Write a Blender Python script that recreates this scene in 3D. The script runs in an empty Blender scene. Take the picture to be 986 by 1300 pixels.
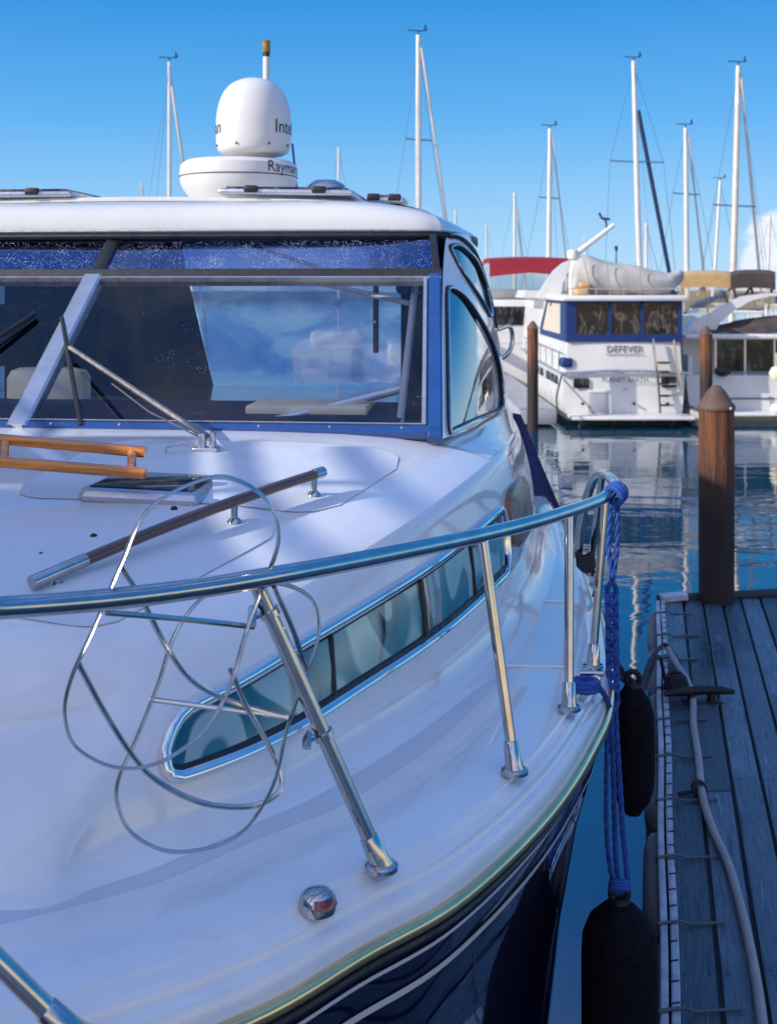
import bpy, math, random
from mathutils import Vector, Matrix, noise
random.seed(7)
S = bpy.context.scene
COL = S.collection
PI = math.pi
CAMH = 3.1; F = 1500.0; CX = 493.0; HY = 365.0
def P(px, py, Y):            # a measured photo point at a surveyed depth Y -> world
    return Vector(((px-CX)/F*Y, Y, CAMH-(py-HY)/F*Y))
# ---------------------------------------------------------------- materials
def newmat(name):
    m = bpy.data.materials.new(name); m.use_nodes = True
    nt = m.node_tree; b = nt.nodes['Principled BSDF']
    return m, nt, b
def N(nt, t, **kw):
    n = nt.nodes.new(t)
    for k, v in kw.items():
        if hasattr(n, k) and k not in ('Scale',): setattr(n, k, v)
    return n
def noise_tex(nt, scale, detail=4, vec=None, rough=.6, dist=0):
    n = nt.nodes.new('ShaderNodeTexNoise'); n.inputs['Scale'].default_value = scale
    n.inputs['Detail'].default_value = detail; n.inputs['Roughness'].default_value = rough
    n.inputs['Distortion'].default_value = dist
    if vec is not None: nt.links.new(vec, n.inputs['Vector'])
    return n
def coords(nt, kind='Object', scale=(1,1,1), rot=(0,0,0)):
    tc = nt.nodes.new('ShaderNodeTexCoord'); mp = nt.nodes.new('ShaderNodeMapping')
    mp.inputs['Scale'].default_value = scale; mp.inputs['Rotation'].default_value = rot
    nt.links.new(tc.outputs[kind], mp.inputs['Vector']); return mp.outputs['Vector']
def ramp(nt, fac, stops):
    r = nt.nodes.new('ShaderNodeValToRGB'); e = r.color_ramp.elements
    while len(e) > 1: e.remove(e[-1])
    e[0].position = stops[0][0]; e[0].color = (*stops[0][1], 1)
    for p, c in stops[1:]:
        x = e.new(p); x.color = (*c, 1)
    nt.links.new(fac, r.inputs['Fac']); return r.outputs['Color']
def bump(nt, b, h, strength=.2, dist=.01):
    bp = nt.nodes.new('ShaderNodeBump'); bp.inputs['Strength'].default_value = strength
    bp.inputs['Distance'].default_value = dist
    nt.links.new(h, bp.inputs['Height']); nt.links.new(bp.outputs['Normal'], b.inputs['Normal']); return bp
def simple(name, col, rough=.5, metal=0, var=.15, scale=6, bmp=0, bscale=60, coat=0, spec=.5, stretch=(1,1,1)):
    m, nt, b = newmat(name)
    v = coords(nt, 'Object', stretch)
    n = noise_tex(nt, scale, 5, v)
    c0 = tuple(c*(1-var) for c in col); c1 = tuple(min(1, c*(1+var)) for c in col)
    nt.links.new(ramp(nt, n.outputs['Fac'], [(.3, c0), (.7, c1)]), b.inputs['Base Color'])
    b.inputs['Roughness'].default_value = rough; b.inputs['Metallic'].default_value = metal
    b.inputs['Coat Weight'].default_value = coat; b.inputs['Coat Roughness'].default_value = .05
    b.inputs['Specular IOR Level'].default_value = spec
    n3 = noise_tex(nt, min(30, scale*2), 2, v)
    r = ramp(nt, n3.outputs['Fac'], [(.3, (max(0, rough*.8),)*3), (.75, (min(1, rough*1.25+.01),)*3)])
    nt.links.new(r, b.inputs['Roughness'])
    if bmp:
        n2 = noise_tex(nt, bscale, 4, v); bump(nt, b, n2.outputs['Fac'], bmp, .01)
    return m
M = {}
def gelcoat(name, col, nonskid=False, rough=.16):
    m, nt, b = newmat(name)
    v = coords(nt)
    n = noise_tex(nt, 1.7, 7, v, .65)
    c = ramp(nt, n.outputs['Fac'], [(.25, tuple(x*.86 for x in col)), (.5, col), (.8, tuple(min(1, x*1.04) for x in col))])
    # dirt: fine grey specks and faint streaks
    n2 = noise_tex(nt, 55, 3, v); d = ramp(nt, n2.outputs['Fac'], [(.0, (.75, .75, .75)), (.24, (.88, .88, .88)), (.34, (1, 1, 1))])
    mx = nt.nodes.new('ShaderNodeMix'); mx.data_type = 'RGBA'; mx.blend_type = 'MULTIPLY'; mx.inputs[0].default_value = .8
    nt.links.new(c, mx.inputs[6]); nt.links.new(d, mx.inputs[7]); nt.links.new(mx.outputs[2], b.inputs['Base Color'])
    n3 = noise_tex(nt, 9, 6, v)
    r0 = .5 if nonskid else rough
    nt.links.new(ramp(nt, n3.outputs['Fac'], [(.3, (r0*.7,)*3), (.7, (r0*1.5,)*3)]), b.inputs['Roughness'])
    b.inputs['Coat Weight'].default_value = 0 if nonskid else .55; b.inputs['Coat Roughness'].default_value = .04
    if nonskid:
        vo = nt.nodes.new('ShaderNodeTexVoronoi'); vo.inputs['Scale'].default_value = 260; nt.links.new(v, vo.inputs['Vector'])
        bump(nt, b, vo.outputs['Distance'], .15, .002)
    else:
        n4 = noise_tex(nt, 3.2, 3, v); bump(nt, b, n4.outputs['Fac'], .05, .03)
    return m
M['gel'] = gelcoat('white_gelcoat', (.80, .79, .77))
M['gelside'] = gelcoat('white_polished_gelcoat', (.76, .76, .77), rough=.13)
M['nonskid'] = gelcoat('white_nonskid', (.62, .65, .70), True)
M['dome'] = simple('dome_plastic', (.66, .65, .63), .35, var=.03)
M['chrome'] = simple('stainless_steel', (.50, .49, .48), .06, 1, .15, 14)
M['rubmetal'] = simple('gold_reflection_rub_rail', (.90, .60, .27), .16, .9, .12, 10, coat=.3)  # golden reflection of low sunlight put into the rail's metal colour
M['strutmetal'] = simple('brushed_strut', (.75, .76, .80), .35, .55, .05, 8)
M['brightchrome'] = simple('polished_window_frame', (.82, .80, .77), .08, 1, .08, 10)
M['railbrown'] = simple('glossy_brown_rail', (.13, .055, .035), .12, .35, .35, 5, coat=1)  # glossy brown, partly metallic
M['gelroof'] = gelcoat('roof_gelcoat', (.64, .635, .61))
M['wire'] = simple('stainless_wire', (.55, .53, .50), .22, 1, .15, 30)
M['alu'] = simple('aluminium_frame', (.55, .56, .60), .28, .8, .08, 12)
M['gasket'] = simple('black_rubber', (.012, .012, .016), .45, 0, .3, 20)
M['bluepaint'] = simple('blue_frame_paint', (.010, .06, .23), .25, 0, .12, 8, coat=.5)
M['teak'] = simple('varnished_teak', (.62, .20, .018), .2, 0, .45, 5, coat=.8, stretch=(1, 14, 14))
M['brownrefl'] = simple('brown_reflection_panel', (.17, .08, .04), .35, 0, .5, 7, coat=.25, stretch=(3, 3, 14))  # brown of a reflection beside the window, painted as a panel colour
M['redglass'] = simple('red_lens', (.16, .004, .01), .06, 0, .1, 8, coat=1)
M['canvasnavy'] = simple('navy_canvas', (.012, .015, .075), .85, 0, .25, 12, .2, 180)
M['interior'] = simple('dark_navy_lining', (.010, .008, .045), .7, 0, .3, 3)
M['cream'] = simple('cream_vinyl', (.80, .72, .52), .5, 0, .1, 6)
M['rope'] = simple('blue_rope', (.02, .075, .33), .8, 0, .4, 60, .5, 240)
M['ropedark'] = simple('dark_rope', (.02, .02, .03), .8, 0, .4, 60, .5, 240)
M['fender'] = simple('black_fender_cover', (.004, .004, .008), .85, 0, .3, 40, .3, 90, spec=.15)
M['hose'] = simple('grey_power_hose', (.30, .27, .28), .5, 0, .15, 10)
M['strip'] = simple('white_dock_edging', (.38, .42, .48), .6, 0, .3, 9)
M['strapmetal'] = simple('dull_strap', (.10, .10, .11), .5, .3, .2, 9)
M['bumper'] = simple('brown_vinyl_bumper', (.14, .11, .12), .6, 0, .2, 9, .2, 60)
M['iron'] = simple('black_cast_iron', (.015, .015, .017), .5, .4, .3, 30, .3, 90)
M['mast'] = simple('white_mast', (.60, .59, .56), .4, .1, .08, 3)
M['masttan'] = simple('weathered_mast', (.60, .55, .47), .5, .1, .25, 2)
M['wirestay'] = simple('rigging_wire', (.10, .14, .2), .5, .4, .1, 3)
M['navysail'] = simple('navy_sail_cover', (.01, .03, .09), .8, 0, .2, 9)
M['fibre'] = simple('painted_boat_white', (.70, .69, .67), .3, 0, .07, 1.2, coat=.25)
M['fibregrey'] = simple('weathered_boat_grey', (.34, .35, .38), .4, 0, .2, 2)
M['boatblue'] = simple('boat_blue_trim', (.004, .030, .14), .5, 0, .15, 4)
M['tan'] = simple('tan_screen_fabric', (.56, .50, .42), .8, 0, .06, 4, .1, 80)
M['tancanvas'] = simple('tan_canvas', (.56, .36, .16), .85, 0, .12, 5, .2, 60)
M['red'] = simple('red_canvas', (.30, .015, .03), .85, 0, .15, 5, .2, 60)
M['browncanvas'] = simple('dark_brown_canvas', (.07, .05, .045), .8, 0, .4, 3)
M['tarp'] = simple('grey_tarp', (.42, .41, .38), .7, 0, .2, 3, .8, 5)
M['antifoul'] = simple('green_waterline', (.015, .06, .06), .7, 0, .4, 5)
M['lightamber'] = simple('amber_lamp', (.25, .18, .02), .2, 0, .1, 5)
M['pane_dim'] = None
def glass(name, tint, refl=.35, rough=.0, drops=0, minr=.08, gcol=(1, 1, 1)):
    m, nt, b = newmat(name); nt.nodes.remove(b)
    out = nt.nodes['Material Output']
    tr = nt.nodes.new('ShaderNodeBsdfTransparent'); tr.inputs['Color'].default_value = (*tint, 1)
    gl = nt.nodes.new('ShaderNodeBsdfGlossy'); gl.inputs['Roughness'].default_value = rough; gl.inputs['Color'].default_value = (*gcol, 1)
    fr = nt.nodes.new('ShaderNodeLayerWeight'); fr.inputs['Blend'].default_value = refl
    mr = nt.nodes.new('ShaderNodeMapRange'); mr.inputs['To Min'].default_value = minr; mr.inputs['To Max'].default_value = .9
    nt.links.new(fr.outputs['Fresnel'], mr.inputs['Value'])
    mx = nt.nodes.new('ShaderNodeMixShader'); nt.links.new(mr.outputs[0], mx.inputs[0])
    nt.links.new(tr.outputs[0], mx.inputs[1]); nt.links.new(gl.outputs[0], mx.inputs[2])
    v = coords(nt)
    n = noise_tex(nt, 1.6, 3, v); bp = nt.nodes.new('ShaderNodeBump'); bp.inputs['Strength'].default_value = .10; bp.inputs['Distance'].default_value = .02
    nt.links.new(n.outputs['Fac'], bp.inputs['Height']); nt.links.new(bp.outputs[0], gl.inputs['Normal'])
    last = mx
    if drops:
        vo = nt.nodes.new('ShaderNodeTexVoronoi'); vo.inputs['Scale'].default_value = 135; nt.links.new(v, vo.inputs['Vector'])
        n2 = noise_tex(nt, 9, 3, v)
        ad = nt.nodes.new('ShaderNodeMath'); ad.operation = 'MULTIPLY_ADD'; ad.inputs[1].default_value = -.55; ad.inputs[2].default_value = .0
        nt.links.new(n2.outputs['Fac'], ad.inputs[0])
        sm = nt.nodes.new('ShaderNodeMath'); sm.operation = 'ADD'; nt.links.new(vo.outputs['Distance'], sm.inputs[0]); nt.links.new(ad.outputs[0], sm.inputs[1])
        lt = nt.nodes.new('ShaderNodeMath'); lt.operation = 'LESS_THAN'; lt.inputs[1].default_value = drops
        nt.links.new(sm.outputs[0], lt.inputs[0])
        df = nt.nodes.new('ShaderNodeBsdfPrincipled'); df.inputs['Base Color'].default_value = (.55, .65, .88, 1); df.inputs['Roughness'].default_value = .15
        m2 = nt.nodes.new('ShaderNodeMixShader'); 
        fm = nt.nodes.new('ShaderNodeMath'); fm.operation = 'MULTIPLY'; fm.inputs[1].default_value = .7; nt.links.new(lt.outputs[0], fm.inputs[0])
        nt.links.new(fm.outputs[0], m2.inputs[0]); nt.links.new(mx.outputs[0], m2.inputs[1]); nt.links.new(df.outputs[0], m2.inputs[2]); last = m2
    nt.links.new(last.outputs[0], out.inputs['Surface']); return m
M['glass'] = glass('windshield_glass', (.92, .93, .97), .30, drops=-.235, minr=.012)
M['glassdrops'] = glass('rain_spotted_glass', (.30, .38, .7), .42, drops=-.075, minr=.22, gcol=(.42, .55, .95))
M['sideglass'] = glass('side_window_glass', (.35, .42, .50), .55, minr=.35)
M['vinyl_clear'] = glass('clear_curtain_vinyl', (.7, .72, .74), .3, .12, minr=.2)
def tealglass():
    m, nt, b = newmat('teal_cabin_glass')
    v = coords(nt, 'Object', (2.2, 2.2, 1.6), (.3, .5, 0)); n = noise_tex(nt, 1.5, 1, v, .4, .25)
    nt.links.new(ramp(nt, n.outputs['Fac'], [(.25, (.01, .05, .06)), (.36, (.02, .11, .12)), (.375, (.24, .34, .29)), (.46, (.36, .44, .37)), (.475, (.03, .13, .13)), (.53, (.02, .09, .10)), (.545, (.006, .03, .04)), (.60, (.01, .06, .06)), (.612, (.32, .40, .35)), (.70, (.28, .36, .33)), (.715, (.03, .11, .11))]), b.inputs['Base Color'])  # pale and dark bands paint reflections into the glass colour
    b.inputs['Roughness'].default_value = .04; b.inputs['Coat Weight'].default_value = 1; b.inputs['Coat IOR'].default_value = 1.55
    b.inputs['Specular IOR Level'].default_value = 1
    return m
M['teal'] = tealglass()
def darkglass(name, a, c, sc=1.5):
    m, nt, b = newmat(name)
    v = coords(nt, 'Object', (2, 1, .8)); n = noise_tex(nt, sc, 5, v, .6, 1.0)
    nt.links.new(ramp(nt, n.outputs['Fac'], [(.35, a), (.50, a), (.58, c), (.66, a), (.8, c)]), b.inputs['Base Color'])  # second tone paints blurred reflections into the window colour
    b.inputs['Roughness'].default_value = .08; b.inputs['Specular IOR Level'].default_value = .3
    return m
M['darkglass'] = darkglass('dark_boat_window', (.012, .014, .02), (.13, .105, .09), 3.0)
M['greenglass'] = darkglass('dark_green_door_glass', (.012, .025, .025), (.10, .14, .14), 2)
def vinyl():
    m, nt, b = newmat('sky_painted_rear_vinyl'); nt.nodes.remove(b)
    out = nt.nodes['Material Output']; v = coords(nt, 'Object', (1, 1, 1.8)); n = noise_tex(nt, 1.9, 6, v, .62, .6)
    c = ramp(nt, n.outputs['Fac'], [(.3, (.30, .44, .74)), (.46, (.50, .63, .86)), (.56, (.88, .92, .97)), (.75, (.97, .97, .98))])  # blue and white cloud pattern: reflected sky painted into the panel
    t = nt.nodes.new('ShaderNodeBsdfTranslucent'); d = nt.nodes.new('ShaderNodeBsdfDiffuse'); tr = nt.nodes.new('ShaderNodeBsdfTransparent')
    nt.links.new(c, t.inputs[0]); nt.links.new(c, d.inputs[0]); nt.links.new(c, tr.inputs[0])
    mx = nt.nodes.new('ShaderNodeMixShader'); mx.inputs[0].default_value = .2; nt.links.new(t.outputs[0], mx.inputs[1]); nt.links.new(d.outputs[0], mx.inputs[2])
    m2 = nt.nodes.new('ShaderNodeMixShader'); m2.inputs[0].default_value = .3; nt.links.new(mx.outputs[0], m2.inputs[1]); nt.links.new(tr.outputs[0], m2.inputs[2])
    nt.links.new(m2.outputs[0], out.inputs['Surface']); return m
M['rearvinyl'] = vinyl()
def navyhull():
    m, nt, b = newmat('navy_hull_gloss'); b.inputs['Base Color'].default_value = (.004, .005, .03, 1)
    b.inputs['Roughness'].default_value = .03; b.inputs['Coat Weight'].default_value = 1; b.inputs['Coat Roughness'].default_value = .015; b.inputs['Coat IOR'].default_value = 1.45
    v = coords(nt); n = noise_tex(nt, 2.2, 3, v); bump(nt, b, n.outputs['Fac'], .08, .03)
    return m
M['hull'] = navyhull()
def pilewood(wet):
    m, nt, b = newmat('pile_wood')
    v = coords(nt, 'Object', (9, 9, .7)); n = noise_tex(nt, 2.2, 8, v, .7, .3)
    c = ramp(nt, n.outputs['Fac'], [(.28, (.018, .008, .005)), (.45, (.10, .036, .014)), (.56, (.20, .068, .022)), (.64, (.10, .036, .014)), (.75, (.04, .018, .012))])
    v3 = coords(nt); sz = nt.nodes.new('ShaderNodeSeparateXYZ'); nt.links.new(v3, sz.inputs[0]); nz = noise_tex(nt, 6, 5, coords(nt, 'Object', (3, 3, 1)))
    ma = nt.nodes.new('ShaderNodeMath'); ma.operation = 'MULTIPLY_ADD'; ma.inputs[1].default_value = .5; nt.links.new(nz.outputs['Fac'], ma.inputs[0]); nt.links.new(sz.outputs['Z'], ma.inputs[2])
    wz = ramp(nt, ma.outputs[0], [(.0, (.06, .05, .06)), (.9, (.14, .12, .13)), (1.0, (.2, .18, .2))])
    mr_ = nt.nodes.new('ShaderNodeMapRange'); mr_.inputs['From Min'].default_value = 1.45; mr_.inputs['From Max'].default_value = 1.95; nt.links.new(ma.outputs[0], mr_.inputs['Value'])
    mxz = nt.nodes.new('ShaderNodeMix'); mxz.data_type = 'RGBA'; nt.links.new(mr_.outputs[0], mxz.inputs[0]); mxz.inputs[6].default_value = (.022, .014, .013, 1); nt.links.new(c, mxz.inputs[7]); c = mxz.outputs[2]  # lower pole darkened in colour: painted shade as well as wet tar
    nt.links.new(c, b.inputs['Base Color']); b.inputs['Roughness'].default_value = .65
    bump(nt, b, n.outputs['Fac'], .9, .02); return m
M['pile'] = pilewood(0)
M['pilecap'] = simple('pile_cap', (.12, .07, .05), .6, 0, .2, 6)
def plank():
    m, nt, b = newmat('wet_dock_planks')
    ge = nt.nodes.new('ShaderNodeObjectInfo')
    v0 = coords(nt, 'Object', (1, 1, 1), (0, 0, math.atan2(1.29, 5.75))); mp_ = nt.nodes.new('ShaderNodeMapping'); mp_.inputs['Scale'].default_value = (16, .9, 6); nt.links.new(v0, mp_.inputs[0]); v = mp_.outputs[0]; n = noise_tex(nt, 2.0, 9, v, .72, .2)
    at = nt.nodes.new('ShaderNodeAttribute'); at.attribute_name = 'tone'
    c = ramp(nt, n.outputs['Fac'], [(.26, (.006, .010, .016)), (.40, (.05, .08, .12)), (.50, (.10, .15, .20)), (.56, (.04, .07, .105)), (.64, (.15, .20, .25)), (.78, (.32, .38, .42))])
    v2 = coords(nt); n2 = noise_tex(nt, 1.3, 5, v2)
    mx = nt.nodes.new('ShaderNodeMix'); mx.data_type = 'RGBA'; mx.blend_type = 'MULTIPLY'; mx.inputs[0].default_value = 1
    nt.links.new(c, mx.inputs[6]); nt.links.new(at.outputs['Color'], mx.inputs[7])
    m3 = nt.nodes.new('ShaderNodeMix'); m3.data_type = 'RGBA'; m3.blend_type = 'MULTIPLY'; m3.inputs[0].default_value = 1
    nt.links.new(mx.outputs[2], m3.inputs[6]); nt.links.new(ramp(nt, n2.outputs['Fac'], [(.35, (.5, .5, .5)), (.65, (1.15, 1.15, 1.15))]), m3.inputs[7])
    nt.links.new(m3.outputs[2], b.inputs['Base Color'])
    nt.links.new(ramp(nt, n2.outputs['Fac'], [(.35, (.22,)*3), (.62, (.62,)*3)]), b.inputs['Roughness'])
    bump(nt, b, n.outputs['Fac'], .5, .006); return m
M['plank'] = plank()
def water():
    m, nt, b = newmat('harbour_water')
    b.inputs['Base Color'].default_value = (.0, .045, .09, 1); b.inputs['Roughness'].default_value = .012
    b.inputs['IOR'].default_value = 2.5; b.inputs['Specular IOR Level'].default_value = .5
    tc = nt.nodes.new('ShaderNodeTexCoord')
    mp = nt.nodes.new('ShaderNodeMapping'); mp.inputs['Scale'].default_value = (.55, 1.5, 1); nt.links.new(tc.outputs['Object'], mp.inputs[0])
    n1 = noise_tex(nt, 1.0, 3, mp.outputs[0], .5, .8)
    n2 = noise_tex(nt, 4.5, 3, mp.outputs[0], .5, .4)
    # calmer close to the near hull, choppier further out
    sp = nt.nodes.new('ShaderNodeSeparateXYZ'); nt.links.new(tc.outputs['Object'], sp.inputs[0])
    mr = nt.nodes.new('ShaderNodeMapRange'); mr.inputs['From Min'].default_value = 4; mr.inputs['From Max'].default_value = 16
    mr.inputs['To Min'].default_value = .12; mr.inputs['To Max'].default_value = 1; nt.links.new(sp.outputs['Y'], mr.inputs['Value'])
    a = nt.nodes.new('ShaderNodeMath'); a.operation = 'MULTIPLY_ADD'; a.inputs[1].default_value = .10
    nt.links.new(n2.outputs['Fac'], a.inputs[0]); nt.links.new(n1.outputs['Fac'], a.inputs[2])
    mu = nt.nodes.new('ShaderNodeMath'); mu.operation = 'MULTIPLY'; nt.links.new(a.outputs[0], mu.inputs[0]); nt.links.new(mr.outputs[0], mu.inputs[1])
    bump(nt, b, mu.outputs[0], 1.0, .0095); return m
M['water'] = water()

# ---------------------------------------------------------------- mesh builder
def cr(pts, n=6, closed=False):
    pts = [Vector(p) for p in pts]; out = []; L = len(pts)
    rng = range(L if closed else L-1)
    for i in rng:
        if closed: a, b, c, d = pts[(i-1) % L], pts[i], pts[(i+1) % L], pts[(i+2) % L]
        else:
            b, c = pts[i], pts[i+1]; a = pts[i-1] if i > 0 else b*2-c; d = pts[i+2] if i+2 < L else c*2-b
        for k in range(n):
            t = k/n
            out.append(.5*((2*b)+(c-a)*t+(2*a-5*b+4*c-d)*t*t+(3*b-a-3*c+d)*t**3))
    if not closed: out.append(pts[-1])
    return out
class MB:
    def __init__(s): s.v = []; s.f = []; s.tone = None
    def add(s, vs, fs):
        o = len(s.v); s.v += [Vector(v) for v in vs]; s.f += [tuple(i+o for i in f) for f in fs]; return s
    def box(s, a, b, mat=None):
        x0, y0, z0 = a; x1, y1, z1 = b
        vs = [Vector(q) for q in ((x0,y0,z0),(x1,y0,z0),(x1,y1,z0),(x0,y1,z0),(x0,y0,z1),(x1,y0,z1),(x1,y1,z1),(x0,y1,z1))]
        if mat: vs = [mat @ q for q in vs]
        return s.add(vs, [(0,3,2,1),(4,5,6,7),(0,1,5,4),(1,2,6,5),(2,3,7,6),(3,0,4,7)])
    def bbox(s, a, b, r=.02, mat=None):      # bevelled box: chamfered edges
        x0,y0,z0 = a; x1,y1,z1 = b; cx,cy,cz = (x0+x1)/2,(y0+y1)/2,(z0+z1)/2
        rings = []
        for zz, ins in ((z0, r), (z0+r*.3, r*.3), (z0+r, 0), (z1-r, 0), (z1-r*.3, r*.3), (z1, r)):
            ring = []
            for (sx, sy) in ((1,1),(-1,1),(-1,-1),(1,-1)):
                for k in range(4):
                    an = {(1,1):0,(-1,1):90,(-1,-1):180,(1,-1):270}[(sx,sy)]+k*30
                    hx, hy = (x1-x0)/2-ins, (y1-y0)/2-ins
                    ring.append(Vector((cx+sx*(hx-r)+r*math.cos(math.radians(an)), cy+sy*(hy-r)+r*math.sin(math.radians(an)), zz)))
            rings.append(ring)
        if mat: rings = [[mat @ q for q in rg] for rg in rings]
        return s.loft(rings, True, True)
    def loft(s, rings, closed=True, cap=True):
        n = len(rings[0]); o = len(s.v)
        for r in rings: s.v += [Vector(q) for q in r]
        for i in range(len(rings)-1):
            for j in range(n if closed else n-1):
                k = (j+1) % n
                s.f.append((o+i*n+j, o+i*n+k, o+(i+1)*n+k, o+(i+1)*n+j))
        if cap and closed:
            s.f.append(tuple(o+j for j in reversed(range(n)))); m = len(rings)-1
            s.f.append(tuple(o+m*n+j for j in range(n)))
        return s
    def tube(s, pts, r, seg=12, closed=False, flat=None, up=None, cap=True):
        pts = [Vector(p) for p in pts]; n = len(pts); rings = []
        nrm = None
        for i in range(n):
            if closed: t = (pts[(i+1) % n]-pts[i-1]).normalized()
            else: t = (pts[min(i+1, n-1)]-pts[max(i-1, 0)]).normalized()
            if nrm is None:
                nrm = (Vector(up) if up else Vector((0, 0, 1) if abs(t.z) < .9 else (1, 0, 0)))
            nrm = (nrm-t*nrm.dot(t)).normalized(); bn = t.cross(nrm)
            rr = r[i] if isinstance(r, (list, tuple)) else r; r2 = rr*(flat if flat else 1)
            rings.append([pts[i]+nrm*(rr*math.cos(2*PI*k/seg))+bn*(r2*math.sin(2*PI*k/seg)) for k in range(seg)])
        if closed: rings.append(rings[0]); return s.loft(rings, True, False)
        return s.loft(rings, True, cap)
    def lathe(s, prof, c=(0,0,0), seg=32, mat=None, cap=True):
        rings = [[Vector((c[0]+r*math.cos(2*PI*k/seg), c[1]+r*math.sin(2*PI*k/seg), c[2]+z)) for k in range(seg)] for r, z in prof]
        if mat: rings = [[mat @ q for q in rg] for rg in rings]
        return s.loft(rings, True, cap)
    def grid(s, rows): return s.loft(rows, False, False)
    def poly(s, pts): return s.add(pts, [tuple(range(len(pts)))])
    def prism(s, pts, off):
        n = len(pts); off = Vector(off)
        return s.add([Vector(p) for p in pts]+[Vector(p)+off for p in pts], [tuple(reversed(range(n))), tuple(range(n, 2*n))]+[(i, (i+1) % n, n+(i+1) % n, n+i) for i in range(n)])
    def build(s, name, mat, parent=None, ang=35, world=True, tones=None):
        me = bpy.data.meshes.new(name); vs = s.v
        root = parent
        inv = None
        if parent is not None and world:
            top = parent
            while top.parent: top = top.parent
            inv = top.matrix_basis.inverted(); vs = [inv @ v for v in vs]
        me.from_pydata([tuple(v) for v in vs], [], s.f); me.update()
        me.polygons.foreach_set('use_smooth', [True]*len(me.polygons))
        me.set_sharp_from_angle(angle=math.radians(ang))
        if tones:
            a = me.color_attributes.new('tone', 'FLOAT_COLOR', 'POINT')
            for i, t in enumerate(tones): a.data[i].color = (t, t, t, 1)
        me.materials.append(mat if not isinstance(mat, str) else M[mat])
        o = bpy.data.objects.new(name, me); COL.objects.link(o)
        if parent is not None: o.parent = parent
        import bmesh
        bm = bmesh.new(); bm.from_mesh(me); bmesh.ops.recalc_face_normals(bm, faces=bm.faces); bm.to_mesh(me); bm.free()
        return o
def tag(o, label=None, cat=None, group=None, kind=None):
    if label: o['label'] = label
    if cat: o['category'] = cat
    if group: o['group'] = group
    if kind: o['kind'] = kind
    return o
def empty(name, loc, rz=0, label=None, cat=None, group=None):
    o = bpy.data.objects.new(name, None); COL.objects.link(o); o.empty_display_size = .1
    o.matrix_basis = Matrix.Translation(Vector(loc)) @ Matrix.Rotation(rz, 4, 'Z')
    return tag(o, label, cat, group)
def thing_mesh(mb, name, mat, label, cat, group=None, base=None, ang=35):
    # one-mesh thing with its origin at its base
    b = Vector(base) if base is not None else Vector((sum(v.x for v in mb.v)/len(mb.v), sum(v.y for v in mb.v)/len(mb.v), min(v.z for v in mb.v)))
    mb.v = [v-b for v in mb.v]
    o = mb.build(name, mat, None, ang); o.location = b
    return tag(o, label, cat, group)
def text_verts(txt, size, ext=0.0):
    cu = bpy.data.curves.new('t', 'FONT'); cu.body = txt; cu.size = size; cu.extrude = ext; cu.resolution_u = 3
    cu.align_x = 'CENTER'; cu.align_y = 'CENTER'
    ob = bpy.data.objects.new('t', cu); COL.objects.link(ob)
    dg = bpy.context.evaluated_depsgraph_get(); me = ob.evaluated_get(dg).to_mesh()
    vs = [v.co.copy() for v in me.vertices]; fs = [tuple(p.vertices) for p in me.polygons]
    ob.evaluated_get(dg).to_mesh_clear()
    bpy.data.objects.remove(ob); bpy.data.curves.remove(cu)
    return vs, fs
M['wipermetal'] = simple('wiper_metal', (.30, .27, .25), .4, .8, .2, 20)
M['ink'] = simple('black_lettering', (.02, .02, .03), .4)
M['inkblue'] = simple('blue_grey_lettering', (.05, .07, .12), .4)

# ================================================================ THE NEAR BOAT
yaw = math.atan2(157, 1500)
a_ = Vector((math.sin(yaw), math.cos(yaw), 0)); p_ = Vector((math.cos(yaw), -math.sin(yaw), 0))
O_ = Vector((-1.268, 4.05, 0))
def W(u, v, z): return O_+a_*u+p_*v+Vector((0, 0, z))
def UV(X, Y, z=0):
    d = Vector((X, Y, 0))-O_; d.z = 0
    return Vector((d.dot(a_), d.dot(p_), z))
boat = empty('motor_boat', O_, -yaw, 'large white motor boat with navy hull, chrome bow rail and hardtop, nearest the camera', 'motor boat')
# --- sheer line (u, v, z) apex -> stern, port side
rub = [Vector(q) for q in ((-2.78, 0, 2.02), (-2.72, .34, 2.01), (-2.56, .68, 2.0), (-2.34, .99, 1.975))]
rub += [UV(X, Y, z) for X, Y, z in ((-.228,1.85,1.95),(-.043,2.06,1.94),(.141,2.28,1.925),(.36,2.69,1.90),(.536,3.13,1.88),(.658,3.54,1.86),(.765,4.2,1.85),(.845,5,1.84),(.90,6,1.84),(.93,7.2,1.84),(.92,8.6,1.85))]
sheer = cr(rub, 8)
def offs(curve, d):                     # inward offset in plan
    out = []
    for i, q in enumerate(curve):
        if i == 0: n = Vector((1, 0, 0))
        else:
            t = curve[min(i+1, len(curve)-1)]-curve[i-1]; t.z = 0; t.normalize(); n = Vector((t.y, -t.x, 0))
            if n.y > 0: n = Vector((t.y, -t.x, 0))
            if n.dot(Vector((0, -1, 0))) < 0 and i > 3: n = -n
        out.append(Vector((q.x+n.x*d, max(0, q.y+n.y*d), q.z)))
    return out
def ring_at(d, dz): return [Vector((q.x, q.y, q.z+dz)) for q in offs(sheer, d)]
def both(rows, name, mat, parent, ang=35):
    mb = MB()
    mb.grid([[W(*q) for q in r] for r in rows]); mb.grid([[W(q.x, -q.y, q.z) for q in r] for r in rows])
    return mb.build(name, mat, parent, ang)
hullrows = []
ns = len(sheer)
def fl(i): return max(0, 1-i/ (ns*.62))   # bow flare factor
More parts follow.
